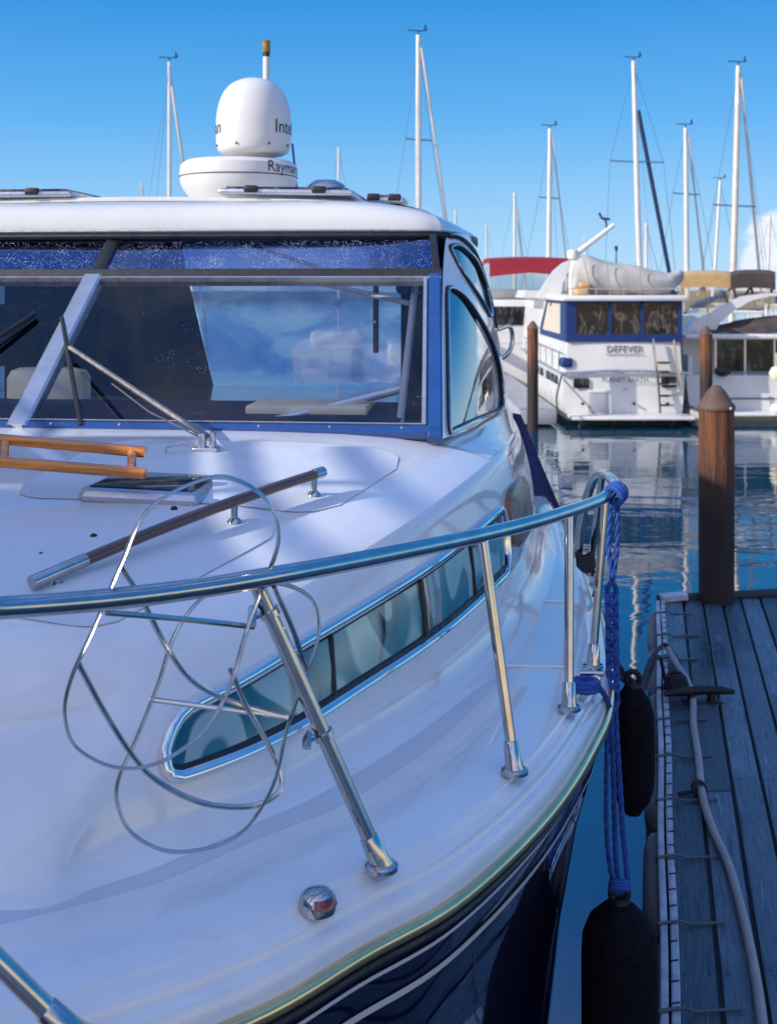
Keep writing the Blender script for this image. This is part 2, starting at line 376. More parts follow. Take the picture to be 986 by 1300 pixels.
for d, dz in ((.004, -.02), (.022, -.10), (.075, -.30), (.13, -.6), (.17, -.95), (.2, -1.35), (.23, -1.87), (.4, -2.2)):
    base = sheer
    row = []
    for i, q in enumerate(sheer):
        dd = d*(1+2.3*fl(i)*min(1, -dz/1.9))
        o = offs(sheer, dd)[i]
        row.append(Vector((o.x, o.y, q.z+dz if dz > -1.8 else dz+1.86)))
    hullrows.append(row)
hull = both(hullrows, 'hull', 'hull', boat, 50)
st = MB(); 
for sgn in (1, -1):
    ends = [r[-1] for r in hullrows]
    st.poly([W(q.x, sgn*q.y, q.z) for q in ends]+[W(q.x, 0, q.z) for q in reversed(ends)])
st.build('transom', 'hull', boat)
# pinstripe
def onhull(dz_):
    r0, r1, r2 = hullrows[0], hullrows[1], hullrows[2]
    out = []
    for i in range(ns):
        if dz_ > -.10: t = (dz_+.02)/(-.08); q = r0[i].lerp(r1[i], t)
        else: t = (dz_+.10)/(-.20); q = r1[i].lerp(r2[i], t)
        n = offs(sheer, -.0035)[i]-sheer[i]
        out.append(Vector((q.x+n.x, q.y+n.y, q.z)))
    return out
both([onhull(-.058), onhull(-.067)], 'pinstripe', M['fibre'], boat)
both([onhull(-.125), onhull(-.142)], 'pinstripe', M['fibre'], boat)
# rub rail
for sgn in (1, -1):
    r = MB().tube([W(q.x, sgn*q.y, q.z) for q in offs(sheer, -.004)], .0145, 12, up=(0, 0, 1)).build('rub_rail', 'rubmetal', boat)
    MB().tube([W(q.x, sgn*q.y, q.z-.027) for q in offs(sheer, -.002)], .010, 8, up=(0, 0, 1)).build('rub_rail_gasket', 'gasket', r)
# gunwale
gw = [ring_at(.0, -.02), ring_at(.0, .017), ring_at(.003, .038), ring_at(.010, .052), ring_at(.024, .059), ring_at(.027, .064), ring_at(.030, .075), ring_at(.038, .083), ring_at(.058, .089), ring_at(.060, .093), ring_at(.064, .097), ring_at(.10, .106), ring_at(.17, .112), ring_at(.225, .113), ring_at(.25, .111), ring_at(.265, .108), ring_at(.29, .105)]
both(gw, 'gunwale', 'gelside', boat, 28)
inner = ring_at(.288, .1055)
rows = []
for k in range(9):
    t = k/8
    rows.append([Vector((q.x, q.y*(1-t), q.z+.03*(1-(1-t)**2))) for q in inner])
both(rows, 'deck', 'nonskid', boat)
# --- trunk cabin
T0w = [(.0,)]  # base
T0 = [Vector((-2.17, 0, 2.09)), Vector((-2.12, .5, 2.09))]+[UV(X, Y, z) for X, Y, z in ((-.64,1.96,2.085),(-.545,2.08,2.075),(-.30,2.35,2.05),(-.113,2.7,2.03),(.146,3.27,2.0),(.387,3.95,1.98),(.54,4.6,1.97),(.67,5.5,1.965),(.70,6.5,1.96),(.71,7.5,1.96))]
T1 = [Vector((-1.84, 0, 2.27)), Vector((-1.80, .5, 2.27))]+[UV(X, Y, z) for X, Y, z in ((-.62,2.257,2.28),(-.482,2.34,2.33),(-.323,2.53,2.375),(-.122,2.86,2.42),(.11,3.28,2.48),(.37,3.98,2.53),(.49,4.6,2.51),(.60,5.5,2.46),(.66,6.5,2.42),(.67,7.5,2.40))]
NS = 10
for q in T0: q.z -= .035
t0 = cr(T0, NS); t1 = cr(T1, NS)
def side(i, t):                    # side surface point, t 0..1
    i0 = max(0, min(len(t0)-1.001, i)); k = int(i0); f = i0-k
    A = t0[k].lerp(t0[k+1], f); B = t1[k].lerp(t1[k+1], f)
    q = A.lerp(B, t)
    # gentle convexity
    o = A-B; o.z = 0; o = Vector((0, 1, 0)) if o.length < 1e-6 else o
    out = Vector(((t1[k+1]-t1[k]).y*-1, (t1[k+1]-t1[k]).x, 0)); 
    if out.length > 1e-6: out.normalize()
    if out.y < 0: out = -out
    if k < NS: out = Vector((-1, 0, 0)).lerp(out, k/NS).normalized()
    bul = .035*math.sin(PI*min(1, max(0, t)))
    # outward flare at the foot (cove into deck)
    cove = .14*max(0, 1-t/.26)**3
    return q+out*(bul+cove)
rows = [[side(i, t) for i in range(len(t0))] for t in (0, .02, .045, .07, .1, .14, .18, .22, .3, .4, .5, .6, .7, .8, .9, .95)]
hcr = .095
def top_pt(i, s):                  # s: 1 at shoulder -> 0 centreline
    i0 = max(0, min(len(t1)-1.001, i)); k = int(i0); f = i0-k
    B = t1[k].lerp(t1[k+1], f)
    h = hcr*(.55+.45*min(1, k/30))
    u = B.x + (1-s)*0
    return Vector((u+(1-s**4)*.0, B.y*s, B.z+h*(1-s**7)))
for s in (1, .995, .985, .97, .95, .92, .88, .8, .7, .55, .4, .25, .12, 0):
    if s == 1:
        rows.append([side(i, 1).lerp(top_pt(i, .985), .25) for i in range(len(t1))]); continue
    rows.append([top_pt(i, s) for i in range(len(t1))])
trunk = both(rows, 'trunk_cabin', 'gelside', boat, 70)
def top_z(X, Y):                   # height of trunk top below world point
    q = UV(X, Y); best = None
    for i in range(len(t1)-1):
        if (t1[i].x-q.x)*(t1[i+1].x-q.x) <= 0 and t1[i+1].x != t1[i].x:
            f = (q.x-t1[i].x)/(t1[i+1].x-t1[i].x); s = abs(q.y)/max(.01, t1[i].lerp(t1[i+1], f).y)
            return top_pt(i+f, min(1, s)).z
    return 2.5
for sgn in (1, -1):
    for (ia, ib, sa, sb) in ((3.2*NS, 5.3*NS, .30, .86), (5.45*NS, 6.6*NS, .25, .88)):
        rows_ = []; nn = 28
        for jj in range(nn+1):
            ss = sa+(sb-sa)*jj/nn; e = min(jj, nn-jj)/nn; ins = .25*NS*(1-math.sqrt(1-max(0, 1-e/.14)**2))
            rows_.append([W(q.x, sgn*q.y, q.z+.0022) for q in [top_pt(ia+ins+(ib-ia-2*ins)*k/24, ss) for k in range(25)]])
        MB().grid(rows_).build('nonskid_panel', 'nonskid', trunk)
# long side window on the trunk
iE, iEnd = 3.3*NS, 6.85*NS
def wbounds(x):                    # x 0..1 along window -> (tlow, thigh)
    lo = .40+.0*x; hi = .775-.03*x
    c = (lo+hi)/2-.015*(1-x); h = (hi-lo)/2
    h *= .80+.20*min(1, x/.35)
    if x < .06: h *= max(0, 1-((.06-x)/.06)**2.6)**.6
    if x > .985: h *= math.sqrt(max(0, 1-((x-.985)/.015)**2))*.6+.4
    return c-h, c+h
def sidew(x, tt, off, sgn=1):
    i = iE+(iEnd-iE)*x
    q = side(i, tt); q2 = side(i+.5, tt); q3 = side(i, tt+.03)
    n = (q2-q).cross(q3-q)
    if n.length > 0: n.normalize()
    if n.y < 0: n = -n
    q = q+n*off
    return W(q.x, sgn*q.y, q.z)
xs = [0, .004, .012, .025, .045, .07]+[.07+.915*k/50 for k in range(1, 51)]+[.99, 1.0]
for sgn in (1, -1):
    top = [sidew(x, wbounds(x)[1], .008, sgn) for x in xs]; bot = [sidew(x, wbounds(x)[0], .008, sgn) for x in xs]
    loop = top+list(reversed(bot[:-0 or None]))
    loop2 = [loop[0]]
    for q in loop[1:]:
        if (q-loop2[-1]).length > .004: loop2.append(q)
    if (loop2[0]-loop2[-1]).length < .004: loop2.pop()
    wn = MB().tube(loop2, .0165, 12, closed=True, flat=.75).build('cabin_window', 'brightchrome', boat, 60)
    l3 = []
    for x in xs: 
        lo, hi = wbounds(x); l3.append(sidew(x, hi-(hi-lo)*.05, .007, sgn))
    for x in reversed(xs):
        lo, hi = wbounds(x); l3.append(sidew(x, lo+(hi-lo)*.11, .007, sgn))
    l4 = [l3[0]]
    for q in l3[1:]:
        if (q-l4[-1]).length > .003: l4.append(q)
    if (l4[0]-l4[-1]).length < .003: l4.pop()
    MB().tube(l4, .009, 8, closed=True, flat=.9).build('window_gasket', 'gasket', wn, 60)
    # surround plate
    MB().grid([[sidew(x, lo_*wbounds(x)[0]+(1-lo_)*wbounds(x)[1], .005, sgn) for x in xs] for lo_ in (0, .33, .66, 1)]).build('window_surround', 'bluepaint' , wn)
    cuts = [0.012, .42, .68, .85, .985]
    for ci in range(4):
        a0, a1 = cuts[ci]+.004, cuts[ci+1]-.004
        g = [[], [], []]
        for k in range(13):
            x = a0+(a1-a0)*k/12; lo, hi = wbounds(x); d = hi-lo
            for j, t in enumerate((lo+d*.14, (lo+hi)/2, hi-d*.09)): g[j].append(sidew(x, t, .0085, sgn))
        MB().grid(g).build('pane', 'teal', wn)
        if ci:
            x = cuts[ci]; lo, hi = wbounds(x); d = hi-lo
            MB().tube([sidew(x, lo+d*.12, .011, sgn), sidew(x, hi-d*.08, .011, sgn)], .006 if ci != 2 else .009, 8).build('window_bar', 'gasket', wn)
# brown reflection at the window's aft end, made as a coloured panel
def refl_patch_pt(i, t, off=.006):
    q = side(i, t); q.y += off; return W(*q)
ip0, ip1 = 6.93*NS, 7.75*NS
outl = []
for k in range(32):
    an = 2*PI*k/32; cxx = math.copysign(abs(math.cos(an))**.45, math.cos(an)); sy = math.copysign(abs(math.sin(an))**.45, math.sin(an))
    outl.append(((ip0+ip1)/2+(ip1-ip0)/2*cxx, .64+.17*sy))
c = refl_patch_pt((ip0+ip1)/2, .64, .022)
mb = MB(); ring0 = [refl_patch_pt(i, t, .0) for i, t in outl]; ring1 = [refl_patch_pt(i, t, .02) for i, t in outl]
ring2 = [refl_patch_pt((ip0+ip1)/2+(i-(ip0+ip1)/2)*.9, .64+(t-.64)*.9, .026) for i, t in outl]
mb.loft([ring0, ring1, ring2], True, True); mb.build('reflection_patch', 'brownrefl', boat)
# deck hatch + seams on the side deck
mb = MB()
for (px, py, Y) in ():
    pass
for (x0, y0, x1, y1, z) in ((640, 846, 726, 848, 1.975), (668, 763, 735, 765, 1.965), (500, 975, 600, 985, 1.99)):
    Y0 = (CAMH-z)*F/(y0-HY); Y1 = (CAMH-z)*F/(y1-HY)
    MB().tube([P(x0, y0, Y0)+Vector((0,0,.002)), P(x1, y1, Y1)+Vector((0,0,.002))], .004, 8).build('deck_seam', 'gel', boat)
# --- windshield
def WS(v, t): return W(.741*t, v*(1-.035*t), 2.622+.521*t)
fr_ = MB()
def bar(mb, a, b, w, d, nrm):
    a = Vector(a); b = Vector(b); t = (b-a).normalized(); n = Vector(nrm).normalized(); s_ = t.cross(n).normalized(); n = s_.cross(t).normalized()
    r = []
    for q in (a, b): r.append([q+s_*w/2-n*d/2, q+s_*w/2+n*d*.35, q+s_*w*.38+n*d/2, q-s_*w*.38+n*d/2, q-s_*w/2+n*d*.35, q-s_*w/2-n*d/2])
    mb.loft(r, True, True)
nrmW = (WS(1, 0)-WS(0, 0)).cross(WS(0, 1)-WS(0, 0)).normalized()
if nrmW.y > 0: nrmW = -nrmW
wsx = []
for sgn in (-1, 1):
    ws = None
    g = [[WS(sgn*v, t) for v in (.035, .4, .8, 1.1, 1.405)] for t in (.03, .25, .5, .75, .965)]
    w_ = MB(); w_.grid(g); w_ = w_.build('windshield', 'glass', boat)
    wsx.append(w_)
    b_ = MB(); bar(b_, WS(sgn*1.43, -.04), WS(sgn*1.43, 1.0), .05, .035, nrmW); bar(b_, WS(sgn*.02, .0), WS(sgn*1.45, .0), .028, .035, nrmW); b_.build('frame', 'bluepaint', w_)
    b_ = MB()
    bar(b_, WS(sgn*1.393, .02), WS(sgn*1.393, .97), .016, .04, nrmW); bar(b_, WS(sgn*.03, .968), WS(sgn*1.40, .968), .009, .042, nrmW)
    bar(b_, WS(sgn*.03, .022), WS(sgn*1.40, .022), .006, .04, nrmW); b_.build('trim', 'alu', w_)
    for k in range(6):
        sc = MB(); q = WS(sgn*(.12+.24*k), 0.0)+nrmW*.019; sc.lathe([(.0045, -.002), (.0045, .001), (.001, .003)], (0, 0, 0), 8, Matrix.Translation(q) @ nrmW.to_track_quat('Z', 'Y').to_matrix().to_4x4()); sc.build('screw', 'alu', w_)
b_ = MB(); bar(b_, WS(0, -.01), WS(0, .99), .075, .045, nrmW); b_.build('windshield_post', 'alu', boat)
# header bar and eyebrow windows
def EB(v, t): return W(.785+.20*t, v*(1-.02*t), 3.165+.14*t)
nrmE = Vector((-math.sin(yaw)*0-.05, -1, .3)).normalized()
b_ = MB(); bar(b_, W(.76, -1.40, 3.152), W(.76, 1.405, 3.152), .040, .055, nrmE); hb = b_.build('header_bar', 'gasket', boat)
b_ = MB(); bar(b_, W(.735, -1.40, 3.133), W(.735, 1.405, 3.133), .012, .05, nrmE); b_.build('trim', 'alu', hb)
for sgn in (-1, 1):
    MB().grid([[EB(sgn*v, t) for v in (.03, .4, .8, 1.1, 1.385)] for t in (.05, .5, .95)]).build('upper_window', 'glassdrops', boat)
b_ = MB(); bar(b_, EB(0, -.05), EB(0, 1.05), .055, .03, nrmE)
b_.build('upper_window_post', 'gasket', boat)
for sgn in (-1, 1):
    b_ = MB(); bar(b_, EB(sgn*1.385, -.05), EB(sgn*1.385, 1.05), .03, .03, nrmE); b_.build('upper_window_post', 'gasket', boat)
# --- cabin sides
Bq = [UV(*q) for q in ((.178,3.92,2.597),(.34,4.5,2.585),(.505,5.3,2.54),(.60,6.0,2.5),(.63,6.8,2.46),(.64,7.4,2.44))]
Rq = [UV(*q) for q in ((.225,4.98,3.325),(.30,5.12,3.335),(.37,5.5,3.335),(.42,6.0,3.335),(.46,6.7,3.33),(.48,7.4,3.32))]
bq = cr(Bq, 12); rq = cr(Rq, 12); NB = len(bq)
def CS(i, b, off=0):
    i0 = max(0, min(NB-1.001, i)); k = int(i0); f = i0-k
    A = bq[k].lerp(bq[k+1], f); B = rq[k].lerp(rq[k+1], f); q = A.lerp(B, b)
    q.y += .035*4*b*(1-b)*min(1, i/20)+off + .02*b**6
    return q
# windows in (station, height) space of the cabin side
lowwin = [(1.7, .66), (1.6, .50), (1.6, .35), (1.6, .18), (1.8, .03), (3, .015), (8, .015), (14, .015), (20, .015), (24, .02), (25.4, .05), (25.4, .12), (24.6, .23), (21.5, .36), (16.5, .495), (10.5, .62), (6, .675), (2.8, .69)]
upwin = [(3.2, .915), (5, .93), (9, .925), (13, .905), (19, .865), (23.5, .80), (26, .71), (25.6, .60), (23.5, .545), (21, .56), (17, .64), (13, .71), (9, .78), (5.5, .86)]
seamc = [(1, .985), (6, .98), (12, .96), (19, .92), (25, .85), (28.5, .73), (29.5, .60), (28.5, .48)]
def inside(pt, poly):
    x, y = pt; c = False; n = len(poly)
    for i in range(n):
        x1, y1 = poly[i]; x2, y2 = poly[i-1]
        if (y1 > y) != (y2 > y) and x < (x2-x1)*(y-y1)/(y2-y1)+x1: c = not c
    return c
lp = [(q.x, q.y) for q in cr([Vector((a, b*60, 0)) for a, b in lowwin], 6, True)]; lp = [(a, b/60) for a, b in lp]
upl = [(q.x, q.y) for q in cr([Vector((a, b*60, 0)) for a, b in upwin], 6, True)]; upl = [(a, b/60) for a, b in upl]
NI, NJ = 240, 120
for sgn in (1, -1):
    mb = MB(); 
    idx = {}
    def vid(i, j):
        if (i, j) not in idx:
            q = CS((NB-1)*i/NI, j/NJ); idx[(i, j)] = len(mb.v); mb.v.append(W(q.x, sgn*q.y, q.z))
        return idx[(i, j)]
    for i in range(NI):
        for j in range(NJ):
            pt = ((NB-1)*(i+.5)/NI, (j+.5)/NJ)
            if inside(pt, lp) or inside(pt, upl): continue
            mb.f.append((vid(i, j), vid(i+1, j), vid(i+1, j+1), vid(i, j+1)))
    cs = mb.build('cabin_side', 'gelside', boat, 60)
    for poly, nm in ((lp, 'side_window'), (upl, 'quarter_window')):
        def wv(pt, off): q = CS(pt[0], pt[1], off); return W(q.x, sgn*q.y, q.z)
        outer = [wv(pt, -.004) for pt in poly]
        # triangulated glass on the curved surface: same cell test, own mesh
        g = MB(); idg = {}
        for i in range(0, NI, 2):
            for j in range(0, NJ, 2):
                pt = ((NB-1)*(i+1)/NI, (j+1)/NJ)
                if not inside(pt, poly): continue
                f = []
                for (ii, jj) in ((i, j), (i+2, j), (i+2, j+2), (i, j+2)):
                    if (ii, jj) not in idg: idg[(ii, jj)] = len(g.v); g.v.append(wv(((NB-1)*ii/NI, jj/NJ), -.006))
                    f.append(idg[(ii, jj)])
                g.f.append(tuple(f))
        go = g.build(nm, 'sideglass', boat, 60)
        l5 = [outer[0]]
        for q in outer[1:]:
            if (q-l5[-1]).length > .006: l5.append(q)
        MB().tube([q+p_*sgn*.004 for q in l5], .010, 8, closed=True).build('gasket', 'gasket', go)
        MB().tube([q+p_*sgn*.012 for q in l5], .0065, 8, closed=True).build('trim', 'chrome', go)
for sgn in (1, -1):
    sc_ = [CS(i, b, .004) for i, b in seamc]; MB().tube([W(q.x, sgn*q.y, q.z) for q in cr(sc_, 6)], .010, 8).build('roof_side_seam', 'gasket', boat)
# shelf between trunk shoulder and cabin side
rowA, rowB = [], []
for k in range(41):
    q = bq[0].lerp(bq[0], 0); i = (NB-1)*k/40; B = CS(i, 0)
    # matching shoulder point at same u
    for j in range(len(t1)-1):
        if t1[j].x <= B.x <= t1[j+1].x: A = t1[j].lerp(t1[j+1], (B.x-t1[j].x)/(t1[j+1].x-t1[j].x)); break
    rowA.append(Vector((A.x, A.y*.992, A.z+.004))); rowB.append(Vector((B.x, B.y, B.z+.004)))

shr = []
for f_ in (0, .15, .3, .5, .75, 1):
    row = []
    for k, (a, b) in enumerate(zip(rowA, rowB)):
        q = a.lerp(b, f_); w_ = W(q.x, q.y, 0); tz = top_z(w_.x, w_.y)+.0015; wt = min(1, k/14); wt = wt*wt*(3-2*wt)
        row.append(Vector((q.x, q.y, tz*(1-wt)+(q.z+.008*math.sin(PI*f_))*wt)))
    shr.append(row)
for sgn in (1, -1): MB().grid([[W(q.x, sgn*q.y, q.z) for q in r] for r in shr]).build('side_shelf', 'gelside', boat, 60)
# --- roof
ol = [Vector((.955, 0, 3.335)), Vector((.96, .5, 3.335)), Vector((.965, .9, 3.335)), Vector((.98, 1.2, 3.335)), Vector((1.02, 1.36, 3.335)), Vector((1.12, 1.42, 3.335))]
ol += [Vector((q.x, q.y+.025, 3.335)) for q in (Rq[2], Rq[3], Rq[4], Rq[5])]
olc = cr(ol, 8)
def roff(d, dz):
    out = []
    for i, q in enumerate(olc):
        if i == 0: n = Vector((1, 0, 0))
        else:
            t = olc[min(i+1, len(olc)-1)]-olc[i-1]; t.z = 0; t.normalize(); n = Vector((t.y, -t.x, 0))
            if n.y > 0 and i > 2: n = Vector((n.x, n.y, 0)) if n.x > 0 else -n
            if n.dot(Vector((1, -.6, 0))) < 0: n = -n
        yy = max(0, q.y+n.y*d); tt = min(1, max(0, (yy-.85)/.62)); out.append(Vector((q.x+n.x*d, yy, q.z+(dz*math.sqrt(1-.9*tt*tt) if dz > 0 else dz))))
    return out
rr = [roff(.10, -.012), roff(.02, -.012), roff(.004, -.004), roff(0, .008), roff(.0, .02), roff(.006, .05), roff(.02, .08), roff(.045, .105), roff(.08, .122), roff(.14, .137), roff(.22, .147)]
last = rr[-1]
for k in range(1, 7):
    t = k/6; rr.append([Vector((q.x, q.y*(1-t), q.z+.02*(1-(1-t)**2))) for q in last])
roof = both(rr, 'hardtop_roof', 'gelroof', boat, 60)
both([rr[0], [Vector((q.x, q.y*.5, q.z+.03)) for q in rr[0]], [Vector((q.x, 0, q.z+.04)) for q in rr[0]]], 'headliner', 'interior', roof)
for sgn in (1, -1):
    MB().tube([W(q.x, sgn*q.y, q.z) for q in roff(.004, -.018)], .013, 8).build('roof_gasket', 'gasket', roof)
    MB().tube([W(q.x, sgn*q.y, q.z) for q in roff(-.003, .004)], .006, 8).build('roof_trim', 'alu', roof)
# roof hatches: smoked acrylic lids in metal frames
def roof_hatch(uc, vc, wu, wv, tilt):
    m4 = Matrix.Translation(W(uc, vc, 3.512)) @ Matrix.Rotation(-yaw, 4, 'Z') @ Matrix.Rotation(tilt, 4, 'Y')
    h = MB().bbox((-wv, -wu, -.01), (wv, wu, .018), .012, m4).build('roof_hatch', 'alu', roof)
    MB().bbox((-wv+.03, -wu+.03, .012), (wv-.03, wu-.03, .030), .008, m4).build('lid', 'darkglass', h)
    for s in (-1, 1): MB().bbox((s*wv*.5-.03, -wu-.012, .0), (s*wv*.5+.03, -wu+.02, .032), .006, m4).build('hinge', 'gasket', h)
roof_hatch(1.42, .70, .26, .30, .02)
roof_hatch(1.42, -.62, .26, .36, 0)
roof_hatch(1.75, 1.08, .10, .10, .03)
# horn / search light
q0 = W(1.55, .82, 3.55)
mx = Matrix.Translation(q0) @ Matrix.Rotation(-yaw, 4, 'Z')
hl = MB().lathe([(.001, .055), (.05, .05), (.085, .03), (.095, .01), (.10, -.02)], (0, 0, 0), 24, mx).build('roof_lamp', 'chrome', roof)
# --- interior
rb = MB()
U3 = 3.15
rb.grid([[W(U3, v, z) for v in (-1.45, -1.0, -.4)] for z in (2.1, 2.6, 3.1, 3.36)])
def rp(px, py): return P(px, py, 7.25)
rb.build('rear_curtain', 'canvasnavy', boat)
rb = MB(); rb.grid([[W(U3, v, z) for v in (-.4, .2, .8, 1.45)] for z in (1.9, 2.48)])
rb.grid([[W(U3, v, z) for v in (1.02, 1.2, 1.47)] for z in (2.48, 2.9, 3.36)])
rb.poly([W(U3, -.4, 2.48), W(U3, -.12, 2.48), W(U3, -.27, 3.1), W(U3, -.32, 3.36), W(U3, -.4, 3.36)])
rear = rb.build('rear_curtain', 'canvasnavy', boat)
MB().add([W(U3, -.12, 2.48), W(U3, 1.02, 2.48), W(U3, 1.02, 3.36), W(U3, -.32, 3.36)], [(0, 1, 2, 3)]).build('clear_panel', 'rearvinyl', rear)
inn = MB(); inn.grid([[W(u, -1.42+.0*u, z) for u in (.9, 2, 3.1)] for z in (2.62, 3.0)]); 
inn.box((0,0,0),(0,0,0)) if False else None
inn.build('starboard_lining', 'interior', boat)
ds = MB(); ds.grid([[W(u, v, z) for v in (-1.35, -.5, .5, 1.3)] for u, z in ((.05, 2.632), (.4, 2.66), (.62, 2.66))]); ds.grid([[W(.62, v, z) for v in (-1.35, .5, 1.35)] for z in (2.66, 2.2)])
ds.build('dashboard', 'interior', boat)
ds = MB(); mt = Matrix.Translation(W(.42, .75, 2.675)) @ Matrix.Rotation(-yaw, 4, 'Z'); ds.bbox((-.02, -.16, -.04), (.42, .12, .004), .01, mt); ds.build('dash_pad', 'cream', boat)
se = MB(); mt = Matrix.Translation((-1.36, 4.75, 2.2)) @ Matrix.Rotation(-yaw, 4, 'Z'); se.bbox((-.16, -.08, 0), (.16, .06, .58), .04, mt); se.build('helm_seat', 'cream', boat)
def st_bar(pts, r, name='strut', mat='chrome', flat=None): return MB().tube(pts, r, 12, flat=flat).build(name, mat, boat)
st_bar([P(528, 352, 4.80), P(506, 552, 4.10)], .028, flat=.5, mat='strutmetal'); st_bar([P(392, 356, 4.9), P(520, 385, 4.8)], .011, mat='strutmetal'); st_bar([P(290, 549, 4.12), P(508, 494, 4.35)], .017, mat='strutmetal')
st_bar([P(315, 310, 5.5), P(400, 338, 5.2)], .010); st_bar([P(477, 352, 5.0), P(477, 447, 4.9)], .012, 'hanging_bar', 'gasket')
mm = MB().lathe([(.001, .004), (.075, .003), (.08, -.003), (.001, -.006)], (0,0,0), 28, Matrix.Translation(P(490, 338, 5.2)) @ Matrix.Rotation(PI/2, 4, 'X')).build('mirror', 'alu', boat)
mm = MB().lathe([(.001, .02), (.02, .018), (.026, -.01), (.02, -.03)], (0,0,0), 20, Matrix.Translation(P(510, 366, 4.9)) @ Matrix.Rotation(PI/2, 4, 'X')).build('dial', 'gasket', boat)
# --- wipers
def wiper(base, arm_end, b0, b1, nm='wiper'):
    w = MB(); w.tube([base+Vector((0,-.01,.02)), arm_end], .0095, 8); w.tube([base+Vector((.022,-.015,.016)), base.lerp(arm_end, .5)+Vector((.012,-.02,.0)), arm_end+Vector((.008,-.012,-.004))], .0065, 8)
    w.tube([base+Vector((-.0,-.018,.01)), base.lerp(arm_end, .35)+Vector((-.01,-.02,-.018)), base.lerp(arm_end, .62)+Vector((-.01,-.02,-.012))], .003, 6)
    wo = w.build(nm, 'wipermetal', boat)
    b = MB(); b.tube([b0, b0.lerp(b1, .5)+nrmW*.012, b1], .009, 8); b.tube([b0+nrmW*-.012, b1-nrmW*.012], .0035, 6); b.build('wiper_blade', 'gasket', wo)
    m = MB(); mt = Matrix.Translation(base) @ Matrix.Rotation(-yaw, 4, 'Z'); m.bbox((-.04, -.025, -.028), (.04, .02, -.012), .006, mt); m.bbox((-.022, -.02, -.015), (.0, .012, .03), .005, mt); m.bbox((.012, -.02, -.015), (.03, .012, .035), .005, mt)
    m.tube([base+Vector((-.03,-.01,-.01)), base+Vector((-.07,-.03,.005)), base+Vector((-.115,-.035,-.01)), base+Vector((-.12,-.03,-.03))], .0035, 6); m.build('wiper_motor', 'alu', wo)
def WSp(px, py, off=.03):            # point on windshield plane seen at pixel, lifted off it
    o = Vector((0, 0, CAMH)); d = P(px, py, 1)-o; q0 = WS(0, 0); t = (q0-o).dot(nrmW)/d.dot(nrmW); return o+d*t+nrmW*off
wiper(P(262, 562, 3.62), WSp(92, 452, .04), WSp(80, 408, .018), WSp(104, 545, .018))
wiper(P(-190, 560, 3.70), WSp(-20, 440), WSp(46, 403, .02), WSp(-60, 480, .02))
# --- trunk top: handrail, hatch
hr0, hr1 = P(40, 740, 2.50), P(410, 599, 3.22)
def on_top(q, dz=0): return Vector((q.x, q.y, top_z(q.x, q.y)+dz))
hrp = [hr0.lerp(hr1, t) for t in (0, .12)]
hrl = MB().tube([hr0.lerp(hr1, t/20)+Vector((0, 0, .012*math.sin(PI*t/20))) for t in range(3, 21)], .0142, 16).build('hand_rail', 'railbrown', boat)
MB().tube([hr0.lerp(hr1, t/20)+Vector((0, 0, .012*math.sin(PI*t/20))) for t in range(0, 4)], .0155, 16).build('end_cap', 'chrome', hrl)
MB().tube([hr0.lerp(hr1, t/20)+Vector((0, 0, .012*math.sin(PI*t/20))) for t in (19.2, 20)], .0155, 16).build('end_cap', 'chrome', hrl)
for t in (.07, .64, .96):
    q = hr0.lerp(hr1, t); b = on_top(q); b.z = min(b.z, q.z-.03)
    MB().tube([q, b+Vector((0,0,-.01))], .009, 12).lathe([(.02, 0), (.018, .006), (.01, .012)], b, 16).build('hand_rail_post', 'chrome', hrl)
hq = P(196, 616, 3.22); hq.z = top_z(hq.x, hq.y)-.008
mt = Matrix.Translation(hq) @ Matrix.Rotation(-yaw, 4, 'Z') @ Matrix.Rotation(.03, 4, 'Y')
h = MB().bbox((-.165, -.15, -.02), (.165, .15, .020), .02, mt).build('deck_hatch', 'alu', boat)
MB().bbox((-.14, -.125, .012), (.14, .125, .026), .01, mt).build('lid', 'darkglass', h)
for (px, py) in ((52, 706), (119, 682), (221, 647)):
    Y = 2.85
    for _ in range(4):
        q = P(px, py, Y); z = top_z(q.x, q.y); Y = (CAMH-z)*F/(py-HY)
    q = P(px, py, Y); MB().lathe([(.009, 0), (.008, .006), (.003, .009)], q, 12).build('snap_stud', 'gasket', boat)
# --- bow rail
rl = [(-.99+0, 1.22, 2.70), (-.80, 1.45, 2.66)]
railpts = [W(-2.62, -.35, 2.70), W(-2.70, 0, 2.70), W(-2.62, .38, 2.69), P(-170, 778, 1.56), P(0, 772, 1.75), P(200, 754, 1.93), P(400, 722, 2.16), P(600, 682, 2.70), P(700, 656, 3.1), P(762, 634, 3.52), P(781, 618, 3.72), P(774, 606, 3.95), P(762, 602, 4.25), P(750, 616, 4.5), P(738, 660, 4.55), P(733, 707, 4.58)]
rail = MB().tube(cr(railpts, 10), .0175, 20).build('bow_rail', 'chrome', boat)
sp = [W(-2.62, .38, 2.69)]
railS = MB().tube(cr([W(-2.62, -.35, 2.70), W(-2.3, -.85, 2.65), W(-1.6, -1.40, 2.58), W(-.8, -1.72, 2.5), W(.0, -1.92, 2.45), W(.8, -1.97, 2.44)], 8), .0175, 14).build('bow_rail', 'chrome', boat)
def stanchion(top, base, r=.0125):
    s = MB().tube([top, base], r, 16).build('stanchion', 'chrome', rail)
    d = (top-base).normalized()
    MB().lathe([(.031, -.006), (.031, .002), (.027, .005), (.018, .007)], base, 24).lathe([(.0225, -.004), (.0195, .018), (.0170, .06), (.0145, .064)], (0,0,0), 20, Matrix.Translation(base) @ d.to_track_quat('Z', 'Y').to_matrix().to_4x4()).build('stanchion_foot', 'chrome', s)
    return s
def gz(q):      # gunwale height near point
    return min(sheer, key=lambda s_: (W(*s_)-q).xy.length if hasattr((W(*s_)-q), 'xy') else 0)  .z+.112
